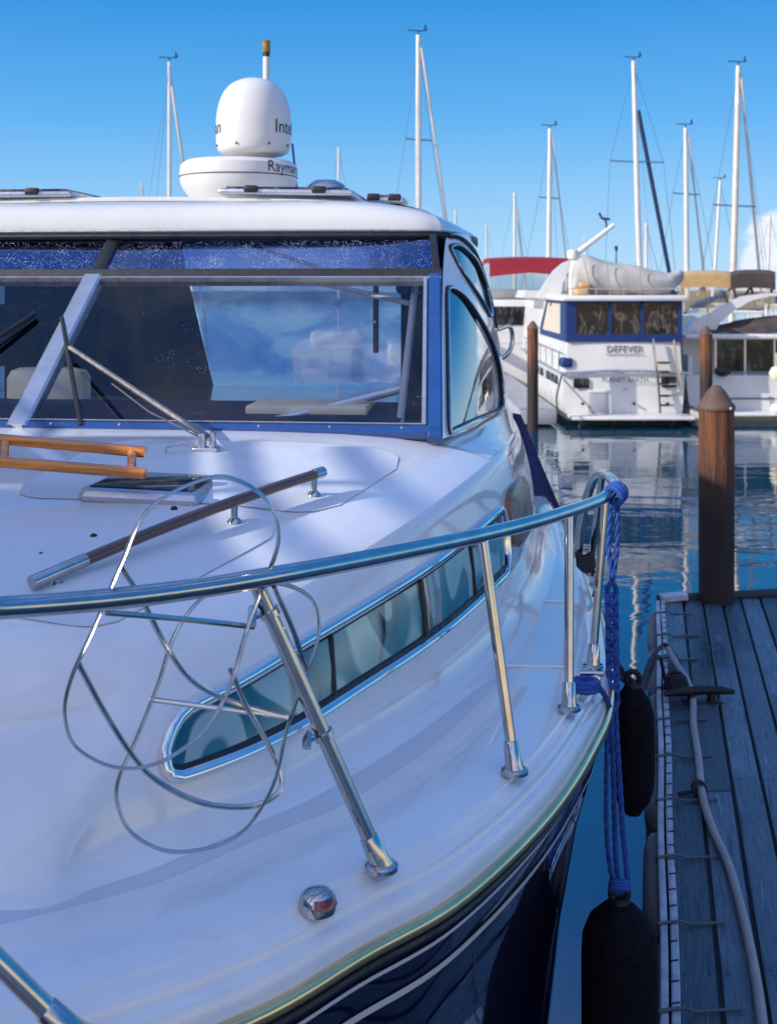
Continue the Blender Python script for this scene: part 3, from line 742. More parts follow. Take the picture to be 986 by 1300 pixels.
def base_at(px, py):
    Y = 3
    for _ in range(6):
        q = P(px, py, Y); z = gz(q); Y = (CAMH-z)*F/(py-HY)
    return P(px, py, Y)
st1 = stanchion(P(326, 742, 2.08), base_at(484, 1099), .0145)
stanchion(P(613, 686, 2.74), base_at(653, 978)); stanchion(P(722, 652, 3.22), base_at(722, 898)); stanchion(P(768, 634, 3.56), base_at(752, 845))
stanchion(P(779, 612, 3.85), P(758, 742, 4.3)); stanchion(P(764, 604, 4.2), P(748, 725, 4.7)); stanchion(P(-430, 800, 1.45), base_at(96, 1318), .0145)
for (v, u) in ((-1.0, -2.15), (-1.6, -1.2), (-1.9, -.1)): stanchion(W(u, v*.98, 2.56), W(u, v*1.02, 2.06))
# --- red side light
q = P(403, 1147, 0); Y = 2.0
for _ in range(5):
    q = P(403, 1147, Y); z = gz(q)-.013; Y = (CAMH-z)*F/(1147-HY)
q = P(403, 1147, Y); R_ = .032
nl = MB().lathe([(R_, -.012), (R_*1.05, .0), (R_, .008), (R_*.93, .013), (R_*.76, .020), (R_*.45, .0245), (.001, .026)], q, 28).build('side_light', 'chrome', boat)
pts = []
for j in range(7):
    z = .002+.015*j/6; r = R_*(1.05-.13*(j/6)-.10*(j/6)**2)+.0012
    pts.append([q+Vector((r*math.cos(math.radians(a)), r*math.sin(math.radians(a)), z)) for a in range(-98, 2, 10)])
MB().grid(pts).build('red_lens', 'redglass', nl)
# chock / fairlead at the corner + grab handle
q = base_at(748, 868); mt = Matrix.Translation(q+Vector((0,0,.0)))
ck = MB().bbox((-.022, -.03, -.01), (.028, .03, .035), .008, mt); ck.tube([q+Vector((-.03,-.02,.035)), q+Vector((.035,-.02,.035))], .009, 10); ck.build('chock', 'chrome', boat)
hp = [P(632, 418, 6.2), P(646, 414, 6.22), P(650, 425, 6.24), P(649, 440, 6.24), P(643, 450, 6.22), P(634, 456, 6.2)]
MB().tube(cr(hp, 6), .012, 10).build('grab_handle', 'chrome', boat)
# wire fender basket clamped to the first stanchion
bk = empty('x', (0,0,0)); bpy.data.objects.remove(bk)
def pth(pts, n=8, closed=False): return cr([P(*p) for p in pts], n, closed)
hoopA = pth([(265,607,1.98),(190,645,1.94),(153,718,1.90),(118,800,1.87),(90,862,1.85),(82,908,1.84),(98,950,1.84),(150,975,1.85),(207,966,1.88),(262,925,1.92),(293,868,1.97),(310,810,2.02),(332,748,2.07),(353,690,2.06),(345,645,2.04),(313,615,2.01)], 6, True)
hoopB = pth([(256,760,2.16),(222,805,2.12),(200,870,2.08),(172,940,2.04),(150,990,2.01),(150,1025,2.0),(172,1062,2.0),(225,1082,2.0),(300,1062,2.02),(345,1000,2.05),(366,920,2.09),(392,850,2.13),(405,800,2.17),(396,762,2.2),(360,742,2.21),(300,742,2.2)], 6, True)
bsk = MB().tube(hoopA, .0085, 8, closed=True, flat=.35, up=(0, 1, 0)).tube(hoopB, .0085, 8, closed=True, flat=.4, up=(0, 1, 0)).build('fender_basket', 'wire', boat)
rods = [[(153,718,1.90),(180,762,1.95),(214,826,2.0),(248,868,2.04),(300,893,2.08),(366,912,2.09)],
        [(99,842,1.86),(130,900,1.9),(165,955,1.94),(200,992,1.97),(258,1020,2.0),(318,1024,2.04),(352,1008,2.06),(357,985,2.08),(340,945,2.08),(312,895,2.07),(292,850,2.05)],
        [(135,778,1.88),(230,786,1.98),(322,796,2.08)], [(190,888,2.07),(280,900,2.08),(366,911,2.09)],
        [(348,745,2.07),(372,800,2.1),(388,850,2.13)]]
for r in rods: MB().tube(pth(r, 6), .0050, 8).build('rod', 'wire', bsk)
for (px, py) in ((331, 777), (392, 930)):
    s_t, s_b = P(326, 742, 2.08), base_at(484, 1099); t = (py-742)/(1099-742); q = s_t.lerp(s_b, t); d = (s_b-s_t).normalized()
    m = MB().lathe([(.0145, -.006), (.019, -.006), (.019, .006), (.0145, .006)], (0,0,0), 18, Matrix.Translation(q) @ d.to_track_quat('Z', 'Y').to_matrix().to_4x4())
    m.tube([q+Vector((-.018, -.012, .0)), q+Vector((-.034, -.02, -.004))], .007, 10); m.tube([q+Vector((-.028, -.03, -.012)), q+Vector((-.028, -.006, .012))], .009, 6); m.build('clamp', 'chrome', bsk)
# --- radar and satellite domes
c = P(303, 228, 6.5); 
pod = MB().lathe([(.20, -.135), (.255, -.125), (.30, -.06), (.318, -.02), (.322, .03), (.318, .075), (.29, .098), (.20, .105), (.001, .108)], (c.x, c.y, c.z+.0), 48).build('radar_dome', 'dome', boat)
MB().tube([(c.x+.3225*math.cos(a*PI/24), c.y+.3225*math.sin(a*PI/24), c.z+.012) for a in range(48)], .0025, 6, closed=True).build('seam', 'gasket', pod)
MB().lathe([(.14, -.2), (.12, -.13)], c, 24).build('pedestal', 'dome', pod)
c2 = P(322, 198, 6.5); c2.z += 0
prof = [(.12, -.012), (.12, .0), (.165, .006), (.192, .025), (.203, .06), (.206, .11), (.205, .2), (.195, .27), (.172, .335), (.135, .385), (.085, .415), (.04, .427), (.001, .43)]
prof = [(q.x, q.y) for q in cr([Vector((a, b, 0)) for a, b in prof], 3)]
sat = MB().lathe(prof, c2, 48).build('satellite_dome', 'dome', boat, 50)
for an in (-110, -60, -20, 30, 120, 200): 
    a = math.radians(an); MB().tube([(c2.x+.203*math.cos(a), c2.y+.203*math.sin(a), c2.z+.05), (c2.x+.209*math.cos(a), c2.y+.209*math.sin(a), c2.z+.05)], .006, 8).build('screw', 'gasket', sat)
def wrap_text(txt, size, c, R, ang0, z, name, parent):
    vs, fs = text_verts(txt, size)
    xm = min(v.x for v in vs); mb = MB()
    mb.add([(c.x+R*math.cos(ang0+(v.x-xm)/R), c.y+R*math.sin(ang0+(v.x-xm)/R), z+v.y) for v in vs], fs)
    mb.build(name, 'ink', parent)
wrap_text('Intellian', .105, c2, .2085, math.radians(-49), c2.z+.145, 'lettering', sat)
wrap_text('Intellian', .105, c2, .2085, math.radians(-49-118-24+0), c2.z+.145, 'lettering', sat) if False else wrap_text('Intellian', .105, c2, .2085, math.radians(-49+180), c2.z+.145, 'lettering', sat)
wrap_text('Raymarine', .085, c, .3225, math.radians(-54), c.z+.05, 'lettering', pod)
q = P(338, 100, 6.9)
an_ = MB().tube([q+Vector((0,0,-.55)), q+Vector((0,0,.13))], .020, 12).build('light_pole', 'dome', boat)
MB().tube([q+Vector((0,0,.13)), q+Vector((0,0,.155))], .02, 12).build('collar', 'gasket', an_); MB().lathe([(.022, .155), (.024, .16), (.024, .20), (.022, .21), (.024, .215), (.024, .225), (.001, .23)], q, 16).build('lamp', 'lightamber', an_)
MB().tube([P(371, 182, 6.7), P(377, 243, 6.7)], .006, 8).build('pole_stay', 'rope', an_)
# navy canvas aft of the cabin
cv = MB(); g = []
A, C, Dc = P(650, 524, 6.9), P(670, 652, 6.45), P(714, 653, 6.6)
for i in range(11):
    row = []
    for j in range(9):
        t = i/10; s = j/8
        L = A.lerp(C, t); R = P(661, 526, 6.95).lerp(Dc, t)
        q = L.lerp(R, s); q += Vector((0, .05*math.sin(s*7+t*3)*t, 0)); row.append(q)
    g.append(row)
cv.grid(g); tag(cv.build('side_canvas', 'canvasnavy', boat))

# ================================================================ loose things on the near boat
# varnished teak bars lying across the cabin top
rk = empty('teak_rack', P(100, 610, 3.15), -yaw, 'varnished orange teak rack of two bars lying on the white cabin top below the windshield', 'rack')
for (x0, y0, x1, y1, Y0, Y1) in ((-330, 528, 185, 574, 3.25, 3.15), (-330, 560, 185, 601, 3.15, 3.02)):
    m = MB(); a = P(x0, y0, Y0); b = P(x1, y1, Y1); d = (b-a).normalized(); up = Vector((0,0,1)); n = d.cross(up).normalized(); up = n.cross(d)
    prof = [(math.copysign(abs(math.cos(k*PI/8))**.6, math.cos(k*PI/8))*.014, math.copysign(abs(math.sin(k*PI/8))**.6, math.sin(k*PI/8))*.014) for k in range(16)]
    m.loft([[q+n*x*1.3+up*z for x, z in prof] for q in (a, a.lerp(b, .5), b)], True, True); m.build('rail', 'teak', rk)
for px in (168, 10, -150, -310):
    t = (px+330)/515; a = P(-330, 528, 3.25).lerp(P(185, 574, 3.15), t); b = P(-330, 560, 3.15).lerp(P(185, 601, 3.02), t)
    MB().tube([a, b], .012, 10).build('spacer', 'teak', rk)
for px in (-200, -300):
    t = (px+330)/515; b = P(-330, 560, 3.15).lerp(P(185, 601, 3.02), t); MB().tube([b, Vector((b.x, b.y, top_z(b.x, b.y)+.002))], .010, 10).build('foot', 'teak', rk)
# blue ropes
def rope3(path, r=.010, name='rope', mat='rope', twist=55):
    """three twisted strands along a path"""
    pts = path; m = MB(); L = 0
    for s in range(3):
        out = []; L = 0
        for i, q in enumerate(pts):
            if i: L += (q-pts[i-1]).length
            t = (pts[min(i+1, len(pts)-1)]-pts[max(0, i-1)]).normalized(); n = t.orthogonal().normalized()
            up = Vector((0, 1, 0)); n = (up-t*up.dot(t)).normalized() if abs(t.dot(up)) < .95 else n; b = t.cross(n)
            a = L*twist+s*2*PI/3; out.append(q+(n*math.cos(a)+b*math.sin(a))*r*.55)
        m.tube(out, r*.62, 6)
    return m
def dense(pts, step=.012):
    c = cr(pts, 12); out = [c[0]]
    for i in range(1, len(c)):
        L = (c[i]-c[i-1]).length; k = max(1, int(L/step))
        for j in range(1, k+1): out.append(c[i-1].lerp(c[i], j/k))
    return out
m = MB()
RX = P(781, 625, 3.66)
def hx(px, py, Y=3.66): return P(px, py, Y)
# wraps round the rail
wrap = [RX+Vector((.0, 0, 0))]
for k in range(3):
    c0 = P(777+3*k, 631-3*k, 3.60+.05*k); d = (P(781, 618, 3.72)-P(762, 634, 3.52)).normalized(); n = d.orthogonal().normalized(); b = d.cross(n)
    m.tube([c0+(n*math.cos(a*PI/8)+b*math.sin(a*PI/8))*.027 for a in range(16)], .010, 8, closed=True)
br = empty('dock_line', RX, 0, 'blue braided rope knotted round the chrome bow rail corner, hanging over the side', 'rope')
m.build('rail_hitch', 'rope', br)
m = rope3(dense([hx(783,632,3.62), hx(783,690,3.64), hx(779,725,3.65), hx(775,742,3.66)]), .0075); m.v += []; 
m2 = rope3(dense([hx(776,632,3.62), hx(772,690,3.64), hx(776,725,3.65), hx(776,742,3.66)]), .0075)
m.add(m2.v, m2.f); m.build('upper_strands', 'rope', br)
m = MB()
for k in range(10):            # chain-plaited section
    y0 = 740+k*15
    for s in (-1, 1):
        loop = [hx(776+s*6*math.sin(a*PI/8)+2*(k/9), y0+13-13*math.cos(a*PI/8), 3.66-.022*math.cos(a*PI/8+k)*s) for a in range(17)]
        m.tube(loop, .0078, 8)
m.build('plait', 'rope', br)
m = rope3(dense([hx(773,890,3.64), hx(770,960,3.63), hx(770,1060,3.62), hx(778,1124,3.60), hx(786,1132,3.60)]), .007); m2 = rope3(dense([hx(780,890,3.66), hx(784,960,3.65), hx(790,1050,3.62), hx(796,1120,3.60), hx(789,1132,3.60)]), .0085)
for k in range(3): m.tube([hx(786+11*math.cos(a*PI/8), 1122+4*k+3*math.sin(a*PI/8), 3.59+.02*math.sin(a*PI/8)) for a in range(16)], .0085, 8, closed=True)
m.add(m2.v, m2.f); m.build('lower_strands', 'rope', br)
# line from the chock over the gunwale
cq = base_at(742, 876)
m = rope3(dense([cq+Vector((-.03,.0,.012)), cq+Vector((0.0,-.03,.02)), base_at(758, 878)+Vector((0,0,.015)), hx(768,900,3.45)+Vector((0.01,0,0.01)), hx(776,935,3.45), hx(779,1010,3.5), hx(781,1080,3.55), hx(784,1118,3.585)]), .008)
for k in range(3):
    m.tube([cq+Vector((.030*math.cos(a*PI/8)-.0, -.012+.024*math.sin(a*PI/8), .006+.011*k)) for a in range(16)], .009, 8, closed=True)
thing_mesh(m, 'fender_line', 'rope', 'dark blue rope leading from the chrome chock over the white gunwale down to the fender', 'rope', base=cq)
# small dark blue line tied at the aft rail foot
m = MB(); q = P(742, 706, 4.55)
for k in range(4): m.tube([q+Vector((.028*math.cos(a*PI/6), .02*math.sin(a*PI/6)-.01*k, -.012*k+.01*math.cos(a*PI/6*2))) for a in range(12)], .011, 8, closed=True)
m.tube(cr([q, q+Vector((.03,-.02,-.06)), q+Vector((.045,-.03,-.10)), q+Vector((.03,-.03,-.15))], 6), .010, 8)
thing_mesh(m, 'rail_line', 'ropedark', 'short dark line coiled round the aft foot of the bow rail', 'rope')
# fenders
def fender(c, r, L, label):
    f = empty('fender', c, 0, label, 'fender', 'dark fenders hanging between hull and dock')
    prof = [(.001, L), (.03, L-.005), (r*.45, L-.02), (r*.8, L-.06), (r*.97, L-.11), (r, L-.17), (r, .17), (r*.97, .11), (r*.8, .06), (r*.45, .02), (.03, .005), (.001, 0)]
    MB().lathe([(a, b) for a, b in prof], c, 28).build('cover', 'fender', f)
    e = MB(); t = Vector(c)+Vector((0, 0, L+.02)); e.tube([t+Vector((.026*math.cos(a*PI/8), 0, .026*math.sin(a*PI/8))) for a in range(16)], .011, 10, closed=True); e.lathe([(.035, -.04), (.03, -.02), (.02, -.012)], t, 16)
    e.build('eye', 'iron', f); return f
ft = P(786, 1128, 3.60); fender((ft.x, ft.y, ft.z-.755), .115, .72, 'large dark covered fender hanging lowest on the blue ropes beside the navy hull')
f2 = P(803, 868, 4.5); fender((f2.x+.0, f2.y, f2.z-.50), .082, .50, 'smaller black fender higher up and further aft, under the dark mooring line')
thing_mesh(rope3(dense([W(*sheer[len(sheer)*6//10])*0+P(768, 800, 4.45), P(785, 845, 4.5), P(803, 866, 4.5)]), .01), 'fender_line', 'ropedark', 'dark line holding the smaller black fender off the side deck', 'rope')

# ================================================================ DOCK
DZ = .45
e1 = Vector((1.29, 5.75, 0)).normalized(); D0 = Vector((1.01, 4.25, 0)); e2 = Vector((1, .10, 0)).normalized()
def D(s, w, z): return D0+e1*s+e2*w+Vector((0, 0, z))     # s along, w across from left edge
S0, S1 = -4.5, 5.90
dock = empty('dock', D(0, 0, 0), 0, 'weathered wooden dock with long bluish wet planks at the right', 'dock')
mb = MB(); tones = []
w = .03; random.seed(11)
first = True
while w < 3.4:
    pw = .17+random.uniform(-.008, .008)
    s = S0-random.uniform(0, 2.0)
    while s < S1:
        Ln = random.choice((2.4, 3.0, 3.6)); s1 = min(S1, s+Ln); a = max(S0, s)
        if s1 > a+.05:
            n = 6; rings = []; dz = random.uniform(-.003, .003)
            for k in range(n+1):
                ss = a+.003+(s1-a-.006)*k/n; c = .004
                rings.append([D(ss, w+.009, DZ-.03), D(ss, w+.009, DZ-c+dz), D(ss, w+.009+c, DZ+dz), D(ss, w+pw/2, DZ+.0015+dz), D(ss, w+pw-.009-c, DZ+dz), D(ss, w+pw-.009, DZ-c+dz), D(ss, w+pw-.009, DZ-.03)])
            m0 = len(mb.v); mb.loft(rings, True, True); tn = random.uniform(.6, 1.3); tones += [tn]*(len(mb.v)-m0)
            k0 = math.ceil((a-.3)/.6)*.6+.3
            while k0 < s1-.03:
                if k0 > a+.03:
                    for ww in (.035, pw-.035):
                        m0 = len(mb.v); q = D(k0+random.uniform(-.01, .01), w+ww, DZ+.0025+dz); mb.poly([q+Vector((.005*math.cos(t*PI/4), .007*math.sin(t*PI/4), 0)) for t in range(8)]); tones += [.12]*(len(mb.v)-m0)
                k0 += .6
        s = s1
    w += pw+.002
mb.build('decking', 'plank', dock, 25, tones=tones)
mb = MB(); mb.add([D(S0,.02,DZ-.31), D(S1,.02,DZ-.31), D(S1,3.6,DZ-.31), D(S0,3.6,DZ-.31), D(S0,.02,DZ-.032), D(S1,.02,DZ-.032), D(S1,3.6,DZ-.032), D(S0,3.6,DZ-.032)], [(0,1,2,3),(4,5,6,7),(0,1,5,4),(1,2,6,5),(2,3,7,6),(3,0,4,7)])
mb.build('frame', 'iron', dock)
# end beam with rubber edge
mb = MB(); mb.tube([D(S1+.02, -.02, DZ-.01), D(S1+.03, 1.0, DZ+.01), D(S1+.03, 3.5, DZ+.01)], .055, 10); mb.build('end_bumper', 'gasket', dock)
mb = MB(); mb.box((0,0,0),(0,0,0)) if 0 else None
bar(mb, D(S1-.03, .0, DZ+.03), D(S1-.03, .22, DZ+.045), .12, .05, (0,0,1)); mb.build('corner_plate', 'strip', dock)
# white edging: twin strips with slots
mb = MB(); 
for w0, w1, z in ((-.035, -.003, DZ+.022), (.008, .042, DZ+.024)):
    s = S0
    rings = []
    k = 0
    while s <= S1-.05:
        dx = .004*math.sin(s*3.1)
        rings.append([D(s, w0+dx, DZ-.01), D(s, w0+dx, z-.004), D(s, w0+.006+dx, z), D(s, w1-.006+dx, z), D(s, w1+dx, z-.004), D(s, w1+dx, DZ-.01)]); s += .12
    mb.loft(rings, True, True)
mb.build('edge_strip', 'strip', dock)
mb = MB(); s = S0+.1
while s < S1-.1:
    mb.tube([D(s, .012, DZ+.0255), D(s+.004, .040, DZ+.0255)], .004, 6); s += .14
mb.build('slot', 'gasket', dock)
s = -4.2; random.seed(5)
while s < S1-.3:
    L = .34+random.uniform(-.02, .02)
    m = MB(); m.tube([D(s, -.045, DZ+.0), D(s, -.04, DZ+.028), D(s, .05, DZ+.034), D(s+.01, .10, DZ+.012), D(s+.012, L-.07, DZ+.010)], .006, 8, flat=1.4); m.build('strap', 'strapmetal', dock); s += .60+random.uniform(-.03, .03)
# side bumpers of brown vinyl
s = -4.3
while s < S1-.5:
    m = MB(); pr = []
    for k in range(13):
        t = k/12; r = .085*(1-abs(2*t-1)**6)**.5 if 0 < k < 12 else .02
        pr.append((D(s+.95*t, -.045, DZ-.13), max(.02, r)))
    m.tube([q for q, _ in pr], [r for _, r in pr], 14, up=(0,0,1), flat=.75); m.build('side_bumper', 'bumper', dock); s += 1.02
# cleat
cl = empty('cleat', D(0,0,0), 0)
bpy.data.objects.remove(cl)
def gpt(px, py, dz=0):
    Y = (CAMH-DZ-dz)*F/(py-HY); return P(px, py, Y)
c0 = gpt(893, 880, .06); m = MB()
ax = Vector((1, .1, 0)).normalized()
m.tube([c0-ax*.26, c0-ax*.18+Vector((0,0,.012)), c0+Vector((0,0,.02)), c0+ax*.12+Vector((0,0,.012)), c0+ax*.2], [.016, .026, .03, .026, .016], 12)
for s in (-.08, .05): m.tube([c0+ax*s+Vector((0,0,.01)), c0+ax*s+Vector((0,0,-.055))], [.022, .03], 12)
m.bbox((-.14, -.05, -.07), (.12, .05, -.052), .01, Matrix.Translation(c0)); m.build
thing_mesh(m, 'cleat', 'iron', 'black cast iron cleat bolted to the dock planks beside the coiled line', 'cleat')
m = MB(); cc = gpt(858, 876, .02)
for k in range(6):
    r = .065-.004*k; m.tube([cc+Vector((.0+r*1.25*math.cos(a*PI/12+k), r*math.sin(a*PI/12+k), .012+.016*k+.012*math.sin(a*PI/12*2+k*1.7))) for a in range(24)], .013, 8, closed=True)
m.tube(cr([cc+Vector((-.07,0,.06)), P(835, 885, 7.3)+Vector((0,0,.25)), P(815, 878, 6.6), P(790, 862, 5.2), P(768, 840, 4.2)], 10), .012, 8)
thing_mesh(m, 'mooring_line', 'ropedark', 'black mooring line coiled on the dock edge and running across to the boat', 'rope', base=cc)
m = MB(); m.tube(cr([P(800, 905, 5.5), P(812, 882, 6.2), P(824, 842, 7.0), gpt(838, 822, .12), gpt(846, 819, .10), gpt(856, 832, .05), gpt(868, 855, .03)], 10), .014, 8)
thing_mesh(m, 'looped_line', 'ropedark', 'dark line arching up over the dock edge above the coil', 'rope')
hs = [gpt(846, 820, .08), gpt(858, 842, .06), gpt(872, 864, .05), gpt(879, 885, .025), gpt(880, 920, .025), gpt(886, 960, .025), gpt(891, 1008, .03), gpt(903, 1050, .025), gpt(925, 1100, .025), gpt(942, 1160, .025), gpt(955, 1220, .025), gpt(966, 1290, .025), gpt(975, 1390, .025)]
thing_mesh(MB().tube(cr(hs, 10), .021, 12), 'power_hose', 'hose', 'grey shore power hose winding along the dock planks', 'hose')
m = MB(); q = gpt(888, 1003, .03); 
for k in range(2): m.tube([q+Vector((.034*math.cos(a*PI/6), .012*math.sin(a*PI/6)+.02*k, .034*math.sin(a*PI/6))) for a in range(12)], .009, 8, closed=True)
m.tube([q, q+Vector((-.05,.02,-.02)), q+Vector((-.11,.0,-.02))], .010, 8); thing_mesh(m, 'hose_tie', 'ropedark', 'short black tie holding the grey hose to the dock planks', 'rope')

# ================================================================ PILES
def pile(px, ytop, Y, r, zb, label, kind=0, lean=0):
    q = P(px, ytop, Y); o = empty('mooring_pile', (q.x, q.y, 0), 0, label, 'piling', 'wooden mooring piles')
    H = q.z; cone = r*1.35; n = 26; rings = []
    for k in range(n+1):
        z = zb+(H-cone-zb)*k/n; rings.append([Vector((q.x+r*(1+.03*noise.noise(Vector((math.cos(a*PI/16)*2, math.sin(a*PI/16)*2, z*1.5+px))))*math.cos(a*PI/16)+lean*(z-H), q.y+r*(1+.03*noise.noise(Vector((math.cos(a*PI/16)*2, math.sin(a*PI/16)*2, z*1.5))))*math.sin(a*PI/16), z)) for a in range(32)])
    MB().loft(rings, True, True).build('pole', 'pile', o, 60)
    MB().lathe([(r*1.06, H-cone-.012), (r*1.08, H-cone+.0), (r*1.06, H-cone+.025), (r*.9, H-cone*.75), (r*.55, H-cone*.32), (r*.25, H-cone*.06), (.001, H)], (q.x, q.y, 0), 32).build('cap', 'pilecap', o, 60)
    m = MB().lathe([(.012, 0), (.011, .008), (.002, .012)], (0,0,0), 10, Matrix.Translation((q.x+r*.55, q.y-r*.9, H-cone+.01)) @ Matrix.Rotation(PI/2, 4, 'X')); m.build('bolt', 'dome', o)
    return o
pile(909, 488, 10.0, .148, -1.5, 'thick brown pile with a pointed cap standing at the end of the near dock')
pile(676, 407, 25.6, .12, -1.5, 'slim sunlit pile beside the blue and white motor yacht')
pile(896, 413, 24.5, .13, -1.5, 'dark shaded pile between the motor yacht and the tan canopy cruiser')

# ================================================================ BACKGROUND BOATS
def hull_loft(L, bw, fb0, fb1, tw=1.0, n=14, rake=.6):
    """hull rows local: origin stern centre at waterline, +Y forward"""
    rows = []
    prof = ((.45, -.35), (.80, -.15), (.93, .02), (.97, .35), (1.0, 1.0))
    for (wf, hf) in prof:
        row = []
        for side_ in (1, -1):
            seq = []
            for k in range(n+1):
                t = k/n; plan = tw if t < .25 else tw*(1-((t-.25)/.75)**2.6)
                fb = fb0+(fb1-fb0)*t*t; z = hf*fb if hf > 0 else hf
                x = bw/2*plan*(wf+(1-wf)*(0)); y = L*t+(rake*max(0, hf)*t**4 if t > .5 else 0)-0
                seq.append(Vector((side_*max(.001, x*(1 if t < .9 else 1)), y, z)))
            row += seq if side_ == 1 else list(reversed(seq))
        rows.append(row)
    return rows
def xf(mb, root): 
    mb.v = [root.matrix_basis @ v for v in mb.v]; return mb
def sailboat(px, ytop, Y, r, label, spreaders=(), head=None, tiltx=0, L=9.5, mast='mast', heady=None, hull='fibre', thin=False, mz=None):
    q = P(px, ytop, Y); o = empty('sailboat', (q.x, Y-L*.55, 0), 0, label, 'sailboat', 'sailboats with bare masts moored beyond the yachts')
    H = q.z; r *= .86
    hb = MB().loft(hull_loft(L, 3.0, .9, 1.25), True, True); xf(hb, o).build('hull', hull, o)
    c = MB(); c.bbox((-1.0, L*.28, .9), (1.0, L*.7, 1.45), .15); xf(c, o).build('cabin', 'fibre', o)
    yb = L*.55; bx0 = tiltx
    m = MB(); m.tube([(bx0, yb, 1.4), (bx0*.5, yb, H*.5), (0, yb, H)], [r, r, r*.8], 10); xf(m, o).build('mast', mast, o)
    if not thin:
        m = MB(); m.tube([(0, yb, H), (0, yb, H+.12)], .02, 6); m.tube([(-.35, yb, H+.16), (.1, yb, H+.13), (.3, yb+.1, H+.22)], .018, 6); m.tube([(.22, yb, H+.12), (.22, yb, H+.32)], .03, 6); xf(m, o).build('wind_vane', 'navysail', o)
    m = MB(); m.tube([(bx0, yb-.1, 2.3), (bx0, yb-3.4, 2.35)], .06, 8); xf(m, o).build('boom', 'mast', o)
    m = MB(); m.tube([(bx0, yb-.2, 2.5), (bx0, yb-1.5, 2.52), (bx0, yb-3.3, 2.45)], [.16, .14, .09], 8); xf(m, o).build('sail_cover', 'navysail', o)
    fr = [(bx0, 1.4)]
    def xm(z): return bx0*(1-(z-1.4)/(H-1.4))
    for zf, hw in spreaders:
        z = zf; m = MB(); m.tube([(xm(z)-hw, yb, z+.04), (xm(z), yb, z), (xm(z)+hw, yb, z-.02)], .025, 6); xf(m, o).build('spreader', 'wirestay', o)
        sh = MB()
        for s in (-1, 1): sh.tube([(0, yb, H-.15), (xm(z)+s*hw, yb, z), (xm(1)+s*1.45, yb, 1.1)], .008, 5)
        sh.tube([(0, yb, H-.1), (-.25, 0.2, 1.0)], .008, 5); xf(sh, o).build('shroud', 'wirestay', o)
    if not spreaders:
        sh = MB()
        for s in (-1, 1): sh.tube([(0, yb, H-.12), (s*.9, yb, H*.45), (s*1.3, yb, 1.1)], .007, 5)
        sh.tube([(0, yb, H-.1), (.1, .2, 1.0)], .007, 5); xf(sh, o).build('shroud', 'wirestay', o)
    if head:
        dx, mt_, rr = head; hz = H*.97 if heady is None else heady
        m = MB(); m.tube([(xm(hz)+.1, yb-.05, hz), (xm(hz)+dx, yb+.6, 1.6)], rr, 8); xf(m, o).build('furled_headsail', mt_, o)
    return o
def zof(py, Y): return CAMH-(py-HY)/F*Y
sailboat(215, 78, 40, .085, 'sailboat with the leftmost tall white mast behind the hardtop', [], (1.15, 'mast', .05), heady=zof(110, 40))
sailboat(180, 232, 62, .07, 'far sailboat with a short mast tip left of the leftmost tall mast', thin=True)
sailboat(430, 187, 48, .075, 'sailboat with a plain short mast right of the radar dome', [], None, thin=True)
sailboat(531, 44, 38, .115, 'sailboat with the tallest white mast, one spreader and furled headsail, above the hardtop corner', [(zof(177, 38), .42)], (1.45, 'mast', .05), heady=zof(60, 38))
sailboat(578, 266, 70, .09, 'distant sailboat with a stubby mast tip just right of the hardtop corner', thin=True)
sailboat(617, 284, 70, .07, 'distant sailboat with a thin low mast between hardtop and red canopy', thin=True)
sailboat(653, 244, 60, .10, 'sailboat with a thin mast and stay over the red canopy', [], (.85, 'mast', .045), heady=zof(265, 60), thin=True)
sailboat(698, 163, 46, .115, 'sailboat with grey lower mast and one spreader above the red canopy', [(zof(251, 46), .4)], (1.0, 'mast', .03), tiltx=-.1)
sailboat(804, 77, 42, .12, 'sailboat with a tall white mast and a furled navy headsail', [(zof(205, 42), .95)], (1.75, 'navysail', .075), tiltx=.3, heady=zof(140, 42))
sailboat(820, 283, 56, .10, 'sailboat with a low mast right of the navy furled headsail mast', thin=True)
sailboat(870, 162, 44, .115, 'sailboat with a white mast directly above the tan canopy', [(zof(246, 44), .5)], (1.05, 'mast', .04), heady=zof(172, 44), tiltx=.08)
sailboat(914, 229, 58, .10, 'sailboat with a leaning short mast left of the weathered tan mast', [], None, tiltx=-.5)
sailboat(937, 83, 40, .13, 'sailboat with a weathered tan mast at the far right', [(zof(261, 40), .72)], (1.1, 'mast', .05), heady=zof(100, 40), tiltx=-.25, mast='masttan')
sailboat(977, 272, 55, .08, 'sailboat with a thin mast at the right edge beside the cloud', [], None, thin=True, tiltx=-.2)
sailboat(742, 300, 66, .06, 'distant sailboat with a faint low mast behind the davit boom', thin=True)

# --- blue and white motor yacht
Yt = 26.6
ya = empty('motor_yacht', (5.30, Yt, 0), 0, 'white motor yacht with blue trimmed aft windows and swim ladder on its transom', 'motor yacht')
def yb_(mb, name, mat, parent=None, ang=35): return xf(mb, ya).build(name, mat, parent or ya, ang)
def trans_row(z, w, bulge=.0, y=0, n=12): return [Vector((w*(k/n*2-1), y-bulge*(1-(k/n*2-1)**2), z)) for k in range(n+1)]
rows = []
for z, w, b in ((-.3, 1.15, .0), (.05, 1.28, .04), (.4, 1.32, .05), (.8, 1.35, .06), (1.18, 1.37, .07)):
    r = trans_row(z, w, b); sR = [Vector((w*(1-max(0, (t-.45)/.55)**2.4), 12*t, z+ (.5*t*t if z > 1 else 0))) for t in (.05, .1, .2, .3, .4, .5, .6, .7, .8, .9, .97, 1)]
    rows.append([Vector((-q.x, q.y, q.z)) for q in reversed(sR)]+r+sR)
m = MB(); m.loft(rows, True, True); yhull = yb_(m, 'hull', 'fibre', None, 40)
